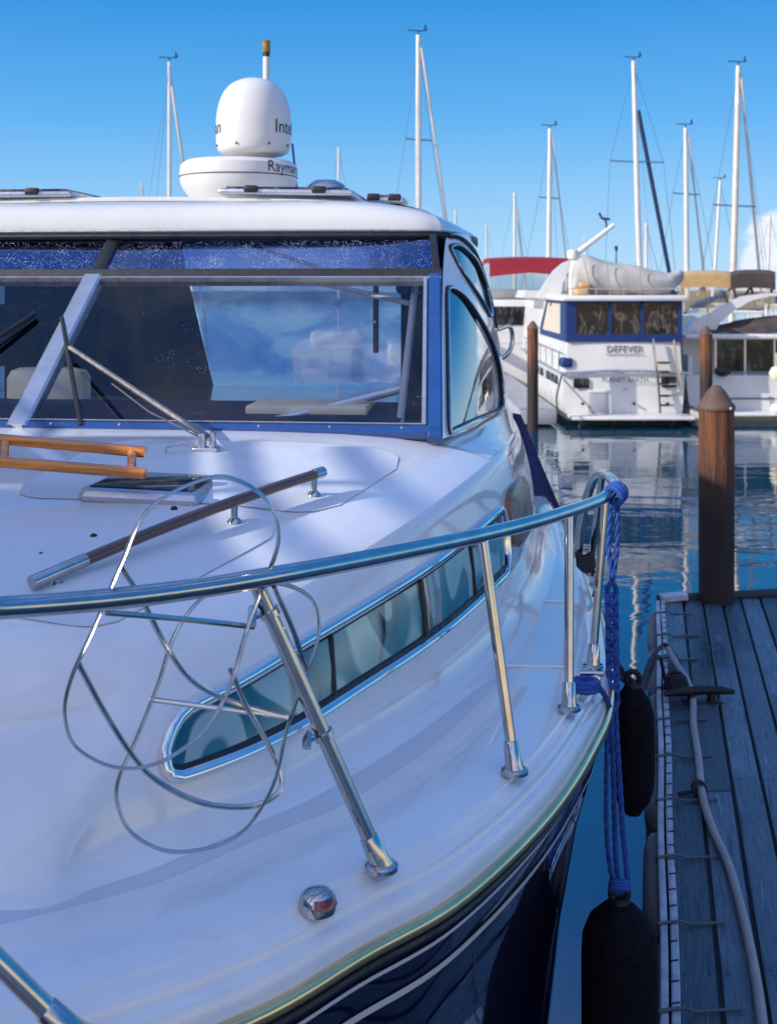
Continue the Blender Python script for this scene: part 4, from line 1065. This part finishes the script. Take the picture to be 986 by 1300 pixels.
m = MB(); m.loft([[v*1 for v in [Vector((q.x*1.01, q.y-.01 if q.y < .2 else q.y, z)) for q in rows[1]]] for z in (-.02, .13)], True, False); yb_(m, 'waterline_stripe', 'antifoul')
# rub rail with camber
m = MB(); m.tube([Vector((x, -.09-.05*(1-(x/1.4)**2), 1.17+.07*(1-(x/1.42)**2))) for x in [1.42*k/10 for k in range(-10, 11)]], .035, 8); m.tube([(-1.42, -.09, 1.17), (-1.42, 4, 1.2), (-1.40, 8, 1.32)], .03, 8); m.tube([(1.42, -.09, 1.17), (1.42, 4, 1.2)], .03, 8); yb_(m, 'rub_rail', 'alu')
# aft cabin block
rows = []
for z, w, b in ((1.17, 1.31, .05), (1.3, 1.30, .06), (1.6, 1.28, .05), (1.92, 1.26, .03)):
    r = trans_row(z, w, b, .02); rows.append([Vector((-w, 8.6, z)), Vector((-w, 4, z))]+r+[Vector((w, 4, z)), Vector((w, 8.6, z))])
m = MB(); m.loft(rows, True, True); yb_(m, 'aft_cabin', 'fibre', None, 40)
# blue band and window frame
m = MB(); m.box((-1.30, -.05, 1.88), (1.30, .05, 2.05)); m.box((-1.31, .05, 1.88), (-1.27, 4.6, 2.02)); m.box((1.27, .05, 1.88), (1.31, 4.6, 2.02))
for x0, x1 in ((-1.30, -1.08), (-.36, -.29), (.36, .43), (1.2, 1.30)): m.box((x0, -.045, 2.05), (x1, .045, 2.80))
m.box((-1.08, -.045, 2.745), (1.2, .045, 2.80))
m.box((-1.31, .06, 2.02), (-1.27, .9, 2.80)); m.add([(-1.312, 4.2, 2.02), (-1.312, 4.6, 2.02), (-1.29, 3.4, 2.8), (-1.29, 3.15, 2.8)], [(0,1,2,3)]); m.box((-1.31, .9, 2.74), (-1.27, 3.3, 2.80)); yb_(m, 'blue_trim', 'boatblue')
for x0, x1 in ((-1.08, -.36), (-.29, .36), (.43, 1.2)):
    w = MB(); w.box((x0, -.01, 2.05), (x1, .0, 2.745)); yb_(w, 'window', 'darkglass')
m = MB(); m.add([(-1.285, .9, 2.02), (-1.285, 4.2, 2.02), (-1.28, 3.2, 2.74), (-1.28, .9, 2.74)], [(0,1,2,3)]); yb_(m, 'side_screen', 'tan')
m = MB(); m.add([(1.285, .06, 2.02), (1.285, 4.2, 2.02), (1.28, 3.2, 2.78), (1.28, .06, 2.78)], [(0,1,2,3)]); yb_(m, 'side_screen', 'tan')
m = MB(); m.add([(-1.28, 4.0, 1.92), (-1.28, 8.6, 1.92), (-1.28, 8.0, 2.8), (-1.28, 3.3, 2.8), (1.28, 4.0, 1.92), (1.28, 8.6, 1.92), (1.28, 8.0, 2.8), (1.28, 3.3, 2.8)], [(0,1,2,3), (4,5,6,7), (1,2,6,5), (0,3,7,4)]); yb_(m, 'saloon', 'fibre')
m = MB(); m.bbox((-1.42, -.22, 2.80), (1.40, 8.4, 2.93), .04); yb_(m, 'hardtop', 'fibre')
# swim platform, brackets
m = MB(); m.bbox((-1.30, -.75, .19), (1.42, -.05, .27), .03); yb_(m, 'swim_platform', 'fibre')
m = MB()
for x in (-1.05, -.3, .35, 1.0): m.tube([(x, -.6, .19), (x, -.05, -.1)], .02, 6)
yb_(m, 'platform_bracket', 'alu')
m = MB(); m.bbox((-.80, -.085, .25), (-.40, -.055, .78), .02); d = yb_(m, 'transom_door', 'fibregrey'); m = MB(); m.bbox((-.82, -.10, .74), (-.38, -.05, .80), .01); yb_(m, 'door_frame', 'fibre', d)
for x0, x1, z0, z1 in ((-1.15, -.80, .84, 1.06), (.82, 1.16, .86, 1.10)):
    m = MB(); m.bbox((x0, -.10, z0), (x1, -.05, z1), .03); yb_(m, 'stern_port', 'darkglass')
for x in (-2.3, -1.6, -.9, .3, 1.2):
    m = MB(); m.box((-1.405, 3.2+x, .86), (-1.36, 3.6+x, 1.06)); yb_(m, 'side_port', 'darkglass')
m = MB(); m.bbox((-1.42, -.06, 1.30), (-1.16, .3, 1.52), .04); yb_(m, 'blue_cushion', 'boatblue')
# ladder
m = MB(); m.tube(cr([(.62, -.16, 1.96), (.66, -.2, 1.5), (.73, -.2, .9), (.76, -.25, .3)], 5), .027, 6); m.tube(cr([(1.08, -.16, 1.93), (1.16, -.2, 1.3), (1.22, -.22, .95), (1.16, -.22, .74), (1.05, -.22, .68)], 5), .027, 6); lad = yb_(m, 'swim_ladder', 'chrome')
for z, a, b in ((1.42, .66, 1.02), (1.22, .70, 1.1), (.95, .73, 1.15), (.68, .75, 1.08), (.47, .76, 1.08)):
    m = MB(); m.tube([(a, -.2, z), (b, -.2, z)], .026, 6); yb_(m, 'rung', 'chrome', lad)
def flat_text(txt, size, x, z, y, mat, parent, root, name='lettering', sy=1.0):
    vs, fs = text_verts(txt, size); m = MB(); m.add([(x+v.x, y, z+v.y*sy) for v in vs], fs); return xf(m, root).build(name, mat, parent)
flat_text('PLANET EARTH', .15, .0, 1.03, -.137, 'ink', ya, ya); flat_text('LA', .09, .0, .82, -.122, 'inkblue', ya, ya)
flat_text('DEFEVER', .21, .0, 1.72, -.040, 'alu', ya, ya); flat_text('DEFEVER', .21, .015, 1.705, -.037, 'inkblue', ya, ya)
m = MB(); m.tube([(-.42, -.06, 1.60), (.42, -.06, 1.60)], .008, 5); yb_(m, 'name_underline', 'inkblue')
m = MB()
for k in range(7): m.tube([(-1.38, .6+1.1*k, 1.2), (-1.38, .6+1.1*k, 1.62)], .014, 6)
m.tube([(-1.38, .2, 1.62), (-1.38, 7.6, 1.66)], .016, 6); yb_(m, 'side_rail', 'chrome')
m = MB()
for k in range(5): m.tube([(-1.25+.62*k, .0, 2.93), (-1.25+.62*k, .0, 3.08)], .013, 6)
m.tube([(-1.25, 0, 3.08), (1.25, 0, 3.08)], .014, 6); yb_(m, 'hardtop_rail', 'chrome')
m = MB(); m.bbox((-1.05, .25, 2.93), (-.75, .6, 3.10), .05); m.bbox((-.95, .3, 3.10), (-.70, .55, 3.22), .04); yb_(m, 'deck_box', 'tancanvas')
m = MB(); m.tube(cr([(-1.38, .1, 1.16), (-1.6, -.6, .7), (-1.7, -1.5, .42)], 6), .02, 6); yb_(m, 'stern_line', 'ropedark')
for x in (-.95, .2, .95):
    m = MB(); m.tube([(x, -.10, .5), (x, -.16, .5)], .035, 8); yb_(m, 'exhaust_port', 'gasket')
# arch on the flybridge, davit
def YP(px, py, Y): return P(px, py, Y)
m = MB(); m.prism([YP(x, y, 29.0) for x, y in ((682, 378), (692, 360), (704, 343), (716, 333), (732, 327), (747, 326), (747, 331), (734, 334), (722, 343), (714, 360), (711, 378))], (0, .35, 0)); m.build('flybridge_arch', 'fibre', ya)
m = MB(); m.prism([YP(x, y, 30.5) for x, y in ((664, 378), (668, 368), (700, 368), (700, 378))], (0, 2.0, 0)); m.build('flybridge_coaming', 'fibre', ya)
dv = MB().tube([YP(725, 378, 27.6), YP(726, 345, 27.6), YP(730, 326, 27.6)], .07, 10).build('davit', 'fibre', ya)
MB().lathe([(.001, -.14), (.12, -.1), (.15, 0), (.12, .1), (.001, .14)], YP(727, 323, 27.6), 14).build('davit_head', 'dome', dv)
MB().tube([YP(727, 325, 27.6), YP(752, 306, 27.6), YP(779, 285, 27.6)], [.075, .06, .05], 10).build('davit_boom', 'dome', dv)
m = MB(); m.tube([YP(770, 292, 27.6), YP(769, 282, 27.6)], .02, 6); m.tube([YP(760, 270, 27.6), YP(764, 277, 27.6), YP(774, 278, 27.6)], .03, 6); m.tube([YP(769, 282, 27.6), YP(766, 276, 27.6)], .02, 6); m.build('anemometer', 'navysail', dv)
for x, y0, y1 in ((782, 315, 335),):
    m = MB(); m.tube([YP(x, y0, 28), YP(x, y1, 28)], .015, 6); m.lathe([(.04, -.05), (.04, .05), (.001, .07)], YP(x, y0, 28), 10); m.build('antenna', 'navysail', ya)
# covered tender lying on the hardtop
random.seed(3); rings = []; n = 20
prof_ = [(724, 352, 371), (727, 334, 373), (736, 326, 375), (748, 325, 376), (765, 330, 376), (785, 333, 376), (805, 337, 376), (822, 341, 376), (838, 344, 374), (850, 345, 370), (860, 342, 362), (866, 344, 356)]
for k, (x, y0, y1) in enumerate(prof_):
    cz0 = P(x, y0, 27.6); cz1 = P(x, y1, 27.6); cy = 27.7; hz = (cz0.z-cz1.z)/2; zc = (cz0.z+cz1.z)/2; wy = .62*math.sin(PI*min(.95, (k+1.2)/13))**.5
    ring = []
    for a in range(n):
        an = 2*PI*a/n; rr_ = 1+.14*noise.noise(Vector((math.cos(an)*1.6, math.sin(an)*1.6, k*.8)))
        ring.append(Vector((cz0.x, cy+wy*math.copysign(abs(math.cos(an))**.8, math.cos(an))*rr_, zc+hz*math.copysign(abs(math.sin(an))**.75, math.sin(an))*rr_)))
    rings.append(ring)
rings = [[Vector(q) for q in r] for r in zip(*[cr(col, 3) for col in zip(*rings)])] if True else rings
m = MB().loft(rings, True, True)
td = empty('tender', (5.6, 27.7, 2.93), 0, 'small tender wrapped in a wrinkled grey tarp on the yacht hardtop', 'tender')
m.build('tarp', 'tarp', td, 60)
m = MB()
for x0, y0, x1, y1 in ((740, 328, 752, 374), (770, 332, 774, 375), (812, 339, 812, 375)):
    m.tube([P(x0, y0, 27.05), P((x0+x1)/2, (y0+y1)/2, 27.0), P(x1, y1, 27.1)], .012, 5)
m.build('lashing', 'hose', td)

# --- red topped cruiser behind
rc = empty('cabin_cruiser', (4.35, 37.5, 0), 0, 'white cabin cruiser with a red canvas canopy behind the motor yacht', 'cabin cruiser')
def cruiser_canopy(root, x0, x1, y0, y1, ztop, zbot, mat, arch=.12, frame=True, val=.16):
    g = []
    for j in range(9):
        t = j/8; y = y0+(y1-y0)*t; g.append([Vector((x0+(x1-x0)*k/8, y, ztop-arch*((k/8*2-1)**2)-.08*(2*t-1)**2)) for k in range(9)])
    m = MB().grid(g); m.grid([[Vector((v.x, v.y-.0, v.z)) for v in g[0]], [Vector((v.x, v.y-.03, v.z-val*(.85+.15*abs(i_/4-1))))  for i_, v in enumerate(g[0])]]); m.grid([[v for v in [r[0] for r in g]], [Vector((r[0].x, r[0].y, r[0].z-.16)) for r in g]]); m.grid([[v for v in [r[-1] for r in g]], [Vector((r[-1].x, r[-1].y, r[-1].z-.16)) for r in g]])
    c = xf(m, root).build('canopy', mat, root)
    m = MB()
    for y in (y0, (y0+y1)/2, y1):
        for x in (x0+.03, x1-.03): m.tube([(x, y, ztop-arch-.05), (x, (y0+y1)/2+(y-(y0+y1)/2)*.4, zbot)], .025, 6)
    xf(m, root).build('canopy_frame', mat, c)
    m = MB(); m.add([(x0+.01, y0, zbot), (x1-.01, y0, zbot), (x1-.01, y0, ztop-arch-.1), (x0+.01, y0, ztop-arch-.1)], [(0,1,2,3)]); m.add([(x0+.01, y0, zbot), (x0+.01, y1, zbot), (x0+.01, y1, ztop-arch-.1), (x0+.01, y0, ztop-arch-.1)], [(0,1,2,3)])
    xf(m, root).build('clear_curtain', 'vinyl_clear', c); return c
m = MB().loft(hull_loft(10, 3.4, 1.3, 1.7), True, True); xf(m, rc).build('hull', 'fibre', rc)
m = MB(); m.bbox((-1.5, .3, 1.28), (1.5, 7.5, 2.75), .12); xf(m, rc).build('cabin', 'fibre', rc)
m = MB(); m.box((-1.1, .27, 1.9), (1.1, .299, 2.5)); m.box((-1.52, 1.0, 1.9), (-1.503, 6.5, 2.45)); xf(m, rc).build('window', 'darkglass', rc)
cruiser_canopy(rc, -1.12, 1.5, .3, 3.2, zof(325, 38.5), 2.76, 'red', .05, val=.55)
m = MB(); m.bbox((-1.2, .8, 2.75), (1.3, 3.6, 3.05), .08); xf(m, rc).build('flybridge', 'fibre', rc)
# --- tan topped cruiser at the right
tc_ = empty('sport_cruiser', (8.75, 27.6, 0), 0, 'white sport cruiser with tan canopy and sweeping white arch at the right edge', 'sport cruiser')
T = lambda px, py, Y=28.0: P(px, py, Y)
m = MB(); rows = []
for z, w in ((-.3, 1.5), (.05, 1.65), (.5, 1.75), (1.05, 1.8)):
    r = trans_row(z, w, .05); sR = [Vector((w*(1-max(0, (t-.45)/.55)**2.4), 11*t, z+(.5*t*t if z > 1 else 0))) for t in (.05, .1, .2, .3, .4, .5, .6, .7, .8, .9, .97, 1)]
    rows.append([Vector((-q.x, q.y, q.z)) for q in reversed(sR)]+r+sR)
m.loft(rows, True, True); xf(m, tc_).build('hull', 'fibre', tc_, 40)
m = MB(); m.bbox((-1.7, -.7, .16), (1.7, -.04, .25), .03); xf(m, tc_).build('swim_platform', 'fibre', tc_)
m = MB(); m.box((-1.66, .9, 1.05), (1.66, 1.0, 1.90)); m.box((-1.7, .2, 1.05), (-1.6, .9, 1.5)); m.box((1.6, .2, 1.05), (1.7, .9, 1.5)); m.box((-1.68, 1.0, 1.05), (1.68, 8, 1.9)); xf(m, tc_).build('cabin', 'fibre', tc_)
for x0, x1 in ((-.85, -.20), (-.14, .50), (.58, 1.4)):
    m = MB(); m.box((x0, .86, .98), (x1, .895, 1.84)); xf(m, tc_).build('door_pane', 'greenglass', tc_)
m = MB()
for x in (-.88, -.17, .54): m.box((x-.025, .84, .95), (x+.025, .893, 1.88))
xf(m, tc_).build('door_frame', 'alu', tc_)
m = MB(); m.bbox((-1.85, -.1, 1.90), (1.85, 8, 2.02), .04); xf(m, tc_).build('hardtop', 'fibre', tc_)
m = MB(); m.grid([[Vector((-1.25+3.2*k/8, .1+.2*j, 2.03+.45*math.sin(PI*min(1, (k+.8)/7)/2)*(j/3)+.03*math.sin(k*2+j))) for k in range(9)] for j in range(4)]); m.grid([[Vector((-1.25+3.2*k/8, .7+ (0 if j else 0), 2.03+(.45*math.sin(PI*min(1, (k+.8)/7)/2) if j else 0))) for k in range(9)] for j in range(2)])
xf(m, tc_).build('helm_cover', 'browncanvas', tc_)
m = MB(); m.prism([T(x, y) for x, y in ((872, 418), (880, 408), (905, 398), (925, 386), (945, 376), (975, 372), (1010, 371), (1010, 374), (975, 376), (952, 382), (932, 394), (915, 408), (908, 420))], (0, .35, 0)); m.build('radar_arch', 'fibre', tc_)
m = MB(); m.prism([T(x, y, 29.5) for x, y in ((866, 401), (905, 400), (905, 424), (866, 424))], (0, 2, 0)); m.build('flybridge_side', 'fibre', tc_)
def cano(x0, x1, yt, yb, Y, mat, nm, zb):
    g = []
    for j in range(7):
        t = j/6; g.append([T(x0+(x1-x0)*k/10, yt+(3*((k/10*2-1)**4)), Y+2.2*t)-Vector((0, 0, .10*(2*t-1)**2)) for k in range(11)])
    m = MB().grid(g); m.grid([g[0], [Vector((v.x, v.y-.02, v.z-(yb-yt)/F*Y)) for v in g[0]]]); m.grid([[r[0] for r in g], [Vector((r[0].x, r[0].y, r[0].z-.3)) for r in g]]); c = m.build(nm, mat, tc_)
    m = MB()
    for px in (x0+3, x0+(x1-x0)*.45, x1-3): m.tube([T(px, yb, Y), T(px+(6 if px < (x0+x1)/2 else -6), zb, Y+.3)], .03, 6)
    m.tube([T(x0+(x1-x0)*.5, yb, Y), T(x0+6, zb, Y+.3)], .03, 6); m.build('canopy_frame', mat, c)
    MB().add([T(x0, zb, Y+.1), T(x1, zb, Y+.1), T(x1, yb-3, Y+.1), T(x0, yb-3, Y+.1)], [(0,1,2,3)]).build('clear_curtain', 'vinyl_clear', c)
cano(862, 930, 343, 359, 29.5, 'tancanvas', 'canopy', 398)
cano(927, 984, 342, 360, 29.0, 'browncanvas', 'dark_canopy', 392)
m = MB(); m.box((-1.0, -.075, .5), (1.2, -.055, .53)); m.box((-1.79, 1, .6), (-1.775, 7, .64)); xf(m, tc_).build('hull_stripe', 'inkblue', tc_)
def small_fender(px, py, Y, r, L, horiz, mat, label):
    q = P(px, py, Y); m = MB(); pr = [(.001, -L/2), (r*.6, -L/2+r*.2), (r, -L/2+r), (r, L/2-r), (r*.6, L/2-r*.2), (.001, L/2)]
    mt = Matrix.Translation(q) @ (Matrix.Rotation(PI/2, 4, 'Y') if horiz else Matrix())
    m.lathe(pr, (0,0,0), 16, mt); e = 1 if not horiz else 0
    m.tube([q+Vector((0 if e else L/2, 0, L/2 if e else 0)), q+Vector((0 if e else L/2-.1, 0, L/2+.3 if e else .25))], .012, 6)
    return thing_mesh(m, 'boat_fender', mat, label, 'fender')
small_fender(917, 471, 27.4, .13, .38, True, 'gasket', 'black cylindrical fender lying across the stern of the tan canopy cruiser')
small_fender(985, 474, 26.9, .16, .34, False, 'cream', 'upper round cream fender on the right edge of the tan canopy cruiser')
small_fender(985, 520, 26.9, .15, .32, False, 'fibre', 'lower round white fender near the water at the right edge')
# low floating dock with an inflatable between the yachts
fd = empty('finger_dock', (4.2, 30, 0), 0, 'low grey floating dock finger alongside the blue and white yacht', 'dock')
MB().bbox((2.9, 26.3, .05), (3.75, 40, .38), .03).build('float', 'fibregrey', fd)
m = MB(); [m.box((2.92, 26.32+.2*k, .382), (3.73, 26.50+.2*k, .405)) for k in range(60)]; m.build('decking', 'fibregrey', fd)
fd2 = empty('finger_dock', (6.9, 30, 0), 0, 'low dock finger in shade between the two moored yachts', 'dock')
MB().bbox((6.80, 25.2, .05), (6.95, 40, .36), .03).build('float', 'fibregrey', fd2); MB().bbox((6.80, 25.2, .362), (6.95, 40, .39), .01).build('decking', 'pilecap', fd2)
# dark distant quay so the horizon is closed
qy = MB(); g = []
# far shore: low land strip
sh = MB(); random.seed(9)
rows = [[], [], []]
for k in range(61):
    x = -260+520*k/60*1.0; h = 2.0+1.1*noise.noise(Vector((k*.35, 0, 0))); rows[0].append(Vector((x, 330, -.5))); rows[1].append(Vector((x, 333, h*.9))); rows[2].append(Vector((x, 370, h)))
sh.grid(rows); tag(sh.build('shore', simple('shore_earth', (.05, .055, .05), .9, 0, .3, .1)), kind='structure')

# ================================================================ unseen cruiser added left of the camera to throw shade
nb = empty('added_shade_cruiser', (-6.1, -9.0, 0), 0, 'tall white flybridge cruiser added unseen outside the left of the picture for its shade', 'motor yacht')
def nbm(mb, name, mat): return xf(mb, nb).build(name, mat, nb)
nbm(MB().loft(hull_loft(19, 4.2, 1.7, 2.2), True, True), 'hull', 'fibre')
nbm(MB().bbox((-1.8, 1.0, 1.6), (1.8, 15.5, 3.3), .2), 'cabin', 'fibre')
m = MB(); m.box((1.795, 2.0, 2.35), (1.81, 14.4, 2.95)); nbm(m, 'window', 'darkglass')
nbm(MB().bbox((-1.9, 2.0, 3.32), (1.9, 15.2, 4.1), .15), 'flybridge', 'fibre')
nbm(MB().bbox((-1.75, 2.2, 3.95), (1.75, 11.1, 4.55), .05), 'shade_curtain', 'canvasnavy')  # added at this height to shade the trunk top and deck
nbm(MB().bbox((-1.5, 15.4, 3.2), (1.85, 18.2, 5.4), .2), 'pile_shade_box', 'fibre')  # added box, sized to shade the dock and its pile
nbm(MB().bbox((-1.8, 2.0, 4.55), (1.8, 11.25, 4.66), .04), 'hardtop', 'fibre')
m = MB()
for x in (-1.6, 1.6):
    m.tube([(x, 3, 4.82), (x, 11, 4.82)], .03, 8); m.tube([(x, 3, 5.0), (x, 10.8, 5.0)], .03, 8)
    for y in (3, 5, 7, 9, 10.4): m.tube([(x, y, 4.66), (x, y, 5.0)], .02, 6)
nbm(m, 'shade_streak_rack', 'alu')  # rails added for streaks of shade on the trunk top
m = MB()
for k in range(8): m.tube([(1.8, 9.2+.75*k, 3.9), (1.8, 9.2+.75*k, 4.35)], .015, 6)
m.tube([(1.8, 9.2, 4.35), (1.8, 14.4, 4.35)], .02, 8); nbm(m, 'rail', 'chrome')

# ================================================================ water
m = MB(); xsg = [-1500, -200, -40, 0, 40, 200, 1500]; m.grid([[Vector((x, y, 0)) for x in xsg] for y in (-60, 0, 20, 60, 200, 2500)])
tag(m.build('water', 'water'), kind='structure')

# ================================================================ world, sun, camera
w = bpy.data.worlds.new('World'); S.world = w; w.use_nodes = True; nt = w.node_tree
bg = nt.nodes['Background']; sky = nt.nodes.new('ShaderNodeTexSky'); sky.sky_type = 'NISHITA'; sky.sun_disc = False
SD = Vector((.82, .36, -.45)).normalized()      # light travel direction
sky.sun_elevation = math.asin(-SD.z); sky.sun_rotation = math.atan2(-SD.x, -SD.y)
sky.air_density = 1.0; sky.dust_density = .3; sky.ozone_density = 3.0; sky.altitude = 0
hsv = nt.nodes.new('ShaderNodeHueSaturation'); hsv.inputs['Saturation'].default_value = 1.2; hsv.inputs['Value'].default_value = 1.0; nt.links.new(sky.outputs[0], hsv.inputs['Color'])
tc = nt.nodes.new('ShaderNodeTexCoord'); sp = nt.nodes.new('ShaderNodeSeparateXYZ'); nt.links.new(tc.outputs['Generated'], sp.inputs[0])
K = 1/.11
zr = ramp(nt, sp.outputs['Z'], [(0, (.40, .66, .92)), (.06, (.27, .55, .88)), (.14, (.10, .40, .82)), (.25, (.014, .25, .68)), (.5, (.03, .21, .70)), (1, (.09, .27, .76))])
sdn = nt.nodes.new('ShaderNodeVectorMath'); sdn.operation = 'DOT_PRODUCT'; sdn.inputs[1].default_value = Vector((-.45, -.75, .35)).normalized(); nt.links.new(tc.outputs['Generated'], sdn.inputs[0])
hz = nt.nodes.new('ShaderNodeMapRange'); hz.interpolation_type = 'SMOOTHSTEP'; hz.inputs['From Min'].default_value = .0; hz.inputs['From Max'].default_value = .95; nt.links.new(sdn.outputs['Value'], hz.inputs['Value'])
nh = noise_tex(nt, 2.6, 8, tc.outputs['Generated'], .6, .8)
hc = ramp(nt, nh.outputs['Fac'], [(.35, (.26, .42, .96)), (.52, (.58, .68, 1.12)), (.68, (1.3, 1.3, 1.36))])
mh = nt.nodes.new('ShaderNodeMix'); mh.data_type = 'RGBA'; nt.links.new(hz.outputs[0], mh.inputs[0]); nt.links.new(zr, mh.inputs[6]); nt.links.new(hc, mh.inputs[7])
# thin high cloud, well above the picture
zc_ = nt.nodes.new('ShaderNodeMapRange'); zc_.inputs['From Min'].default_value = .45; zc_.inputs['From Max'].default_value = .8; nt.links.new(sp.outputs['Z'], zc_.inputs['Value'])
nw = noise_tex(nt, 3.4, 9, tc.outputs['Generated'], .62, 1.2)
cw = nt.nodes.new('ShaderNodeMapRange'); cw.inputs['From Min'].default_value = .47; cw.inputs['From Max'].default_value = .72; nt.links.new(nw.outputs['Fac'], cw.inputs['Value'])
mw_ = nt.nodes.new('ShaderNodeMath'); mw_.operation = 'MULTIPLY'; nt.links.new(zc_.outputs[0], mw_.inputs[0]); nt.links.new(cw.outputs[0], mw_.inputs[1])
mw = nt.nodes.new('ShaderNodeMix'); mw.data_type = 'RGBA'; nt.links.new(mw_.outputs[0], mw.inputs[0]); nt.links.new(mh.outputs[2], mw.inputs[6]); mw.inputs[7].default_value = (.7, .78, .95, 1)
scl = nt.nodes.new('ShaderNodeVectorMath'); scl.operation = 'SCALE'; scl.inputs['Scale'].default_value = K
by = nt.nodes.new('ShaderNodeMapRange'); by.interpolation_type = 'SMOOTHSTEP'; by.inputs['From Min'].default_value = .25; by.inputs['From Max'].default_value = -.3; nt.links.new(sp.outputs['Y'], by.inputs['Value'])
bz = nt.nodes.new('ShaderNodeMapRange'); bz.interpolation_type = 'SMOOTHSTEP'; bz.inputs['From Min'].default_value = .22; bz.inputs['From Max'].default_value = .02; nt.links.new(sp.outputs['Z'], bz.inputs['Value'])
bm_ = nt.nodes.new('ShaderNodeMath'); bm_.operation = 'MULTIPLY'; nt.links.new(by.outputs[0], bm_.inputs[0]); nt.links.new(bz.outputs[0], bm_.inputs[1])
mg = nt.nodes.new('ShaderNodeMix'); mg.data_type = 'RGBA'; nt.links.new(bm_.outputs[0], mg.inputs[0]); nt.links.new(mw.outputs[2], mg.inputs[6]); mg.inputs[7].default_value = (1.25, .95, .58, 1); nt.links.new(mg.outputs[2], scl.inputs[0])
fin = nt.nodes.new('ShaderNodeMix'); fin.data_type = 'RGBA'; fin.inputs[0].default_value = .88; nt.links.new(hsv.outputs[0], fin.inputs[6]); nt.links.new(scl.outputs[0], fin.inputs[7])
# distant cumulus, low on the horizon
mp = nt.nodes.new('ShaderNodeMapping'); mp.inputs['Scale'].default_value = (1, 1, 1.7); nt.links.new(tc.outputs['Generated'], mp.inputs[0])
n1 = noise_tex(nt, 7.0, 9, mp.outputs[0], .58, .3)
def mth(op, a=None, b=None, av=None, bv=None):
    n = nt.nodes.new('ShaderNodeMath'); n.operation = op
    if a is not None: nt.links.new(a, n.inputs[0])
    if b is not None: nt.links.new(b, n.inputs[1])
    if av is not None: n.inputs[0].default_value = av
    if bv is not None: n.inputs[1].default_value = bv
    return n.outputs[0]
cdir = Vector((.372, 1, .008)).normalized()
dp = nt.nodes.new('ShaderNodeVectorMath'); dp.operation = 'DOT_PRODUCT'; dp.inputs[1].default_value = cdir; nt.links.new(tc.outputs['Generated'], dp.inputs[0])
mr = nt.nodes.new('ShaderNodeMapRange'); mr.inputs['From Min'].default_value = .9955; mr.inputs['From Max'].default_value = .9995; nt.links.new(dp.outputs['Value'], mr.inputs['Value'])
cm = mth('ADD', mth('MULTIPLY', mr.outputs[0], None, bv=.75), n1.outputs['Fac'])
cloudm = nt.nodes.new('ShaderNodeMapRange'); cloudm.inputs['From Min'].default_value = .885; cloudm.inputs['From Max'].default_value = .97; nt.links.new(cm, cloudm.inputs['Value'])
mixc = nt.nodes.new('ShaderNodeMix'); mixc.data_type = 'RGBA'; nt.links.new(cloudm.outputs[0], mixc.inputs[0]); nt.links.new(fin.outputs[2], mixc.inputs[6])
cc_ = ramp(nt, n1.outputs['Fac'], [(.3, (3.4, 4.6, 6.6)), (.62, (8.0, 8.3, 8.6))]); nt.links.new(cc_, mixc.inputs[7])
nt.links.new(mixc.outputs[2], bg.inputs['Color']); bg.inputs['Strength'].default_value = .125
sl = bpy.data.lights.new('Sun', 'SUN'); sl.energy = 5.0; sl.angle = math.radians(.5); sl.color = (1, .93, .82)
so = bpy.data.objects.new('Sun', sl); COL.objects.link(so); so.rotation_euler = SD.to_track_quat('-Z', 'Y').to_euler()
cam = bpy.data.cameras.new('Camera'); co = bpy.data.objects.new('Camera', cam); COL.objects.link(co); S.camera = co
co.location = (0, 0, CAMH); co.rotation_euler = (PI/2, 0, 0)
cam.sensor_fit = 'HORIZONTAL'; cam.sensor_width = 36; cam.lens = 36*F/986; cam.shift_y = -285/986; cam.clip_end = 5000; cam.clip_start = .05
cam.dof.use_dof = True; cam.dof.focus_distance = 3.0; cam.dof.aperture_fstop = 9
S.view_settings.view_transform = 'Standard'; S.view_settings.look = 'None'; S.view_settings.exposure = 0
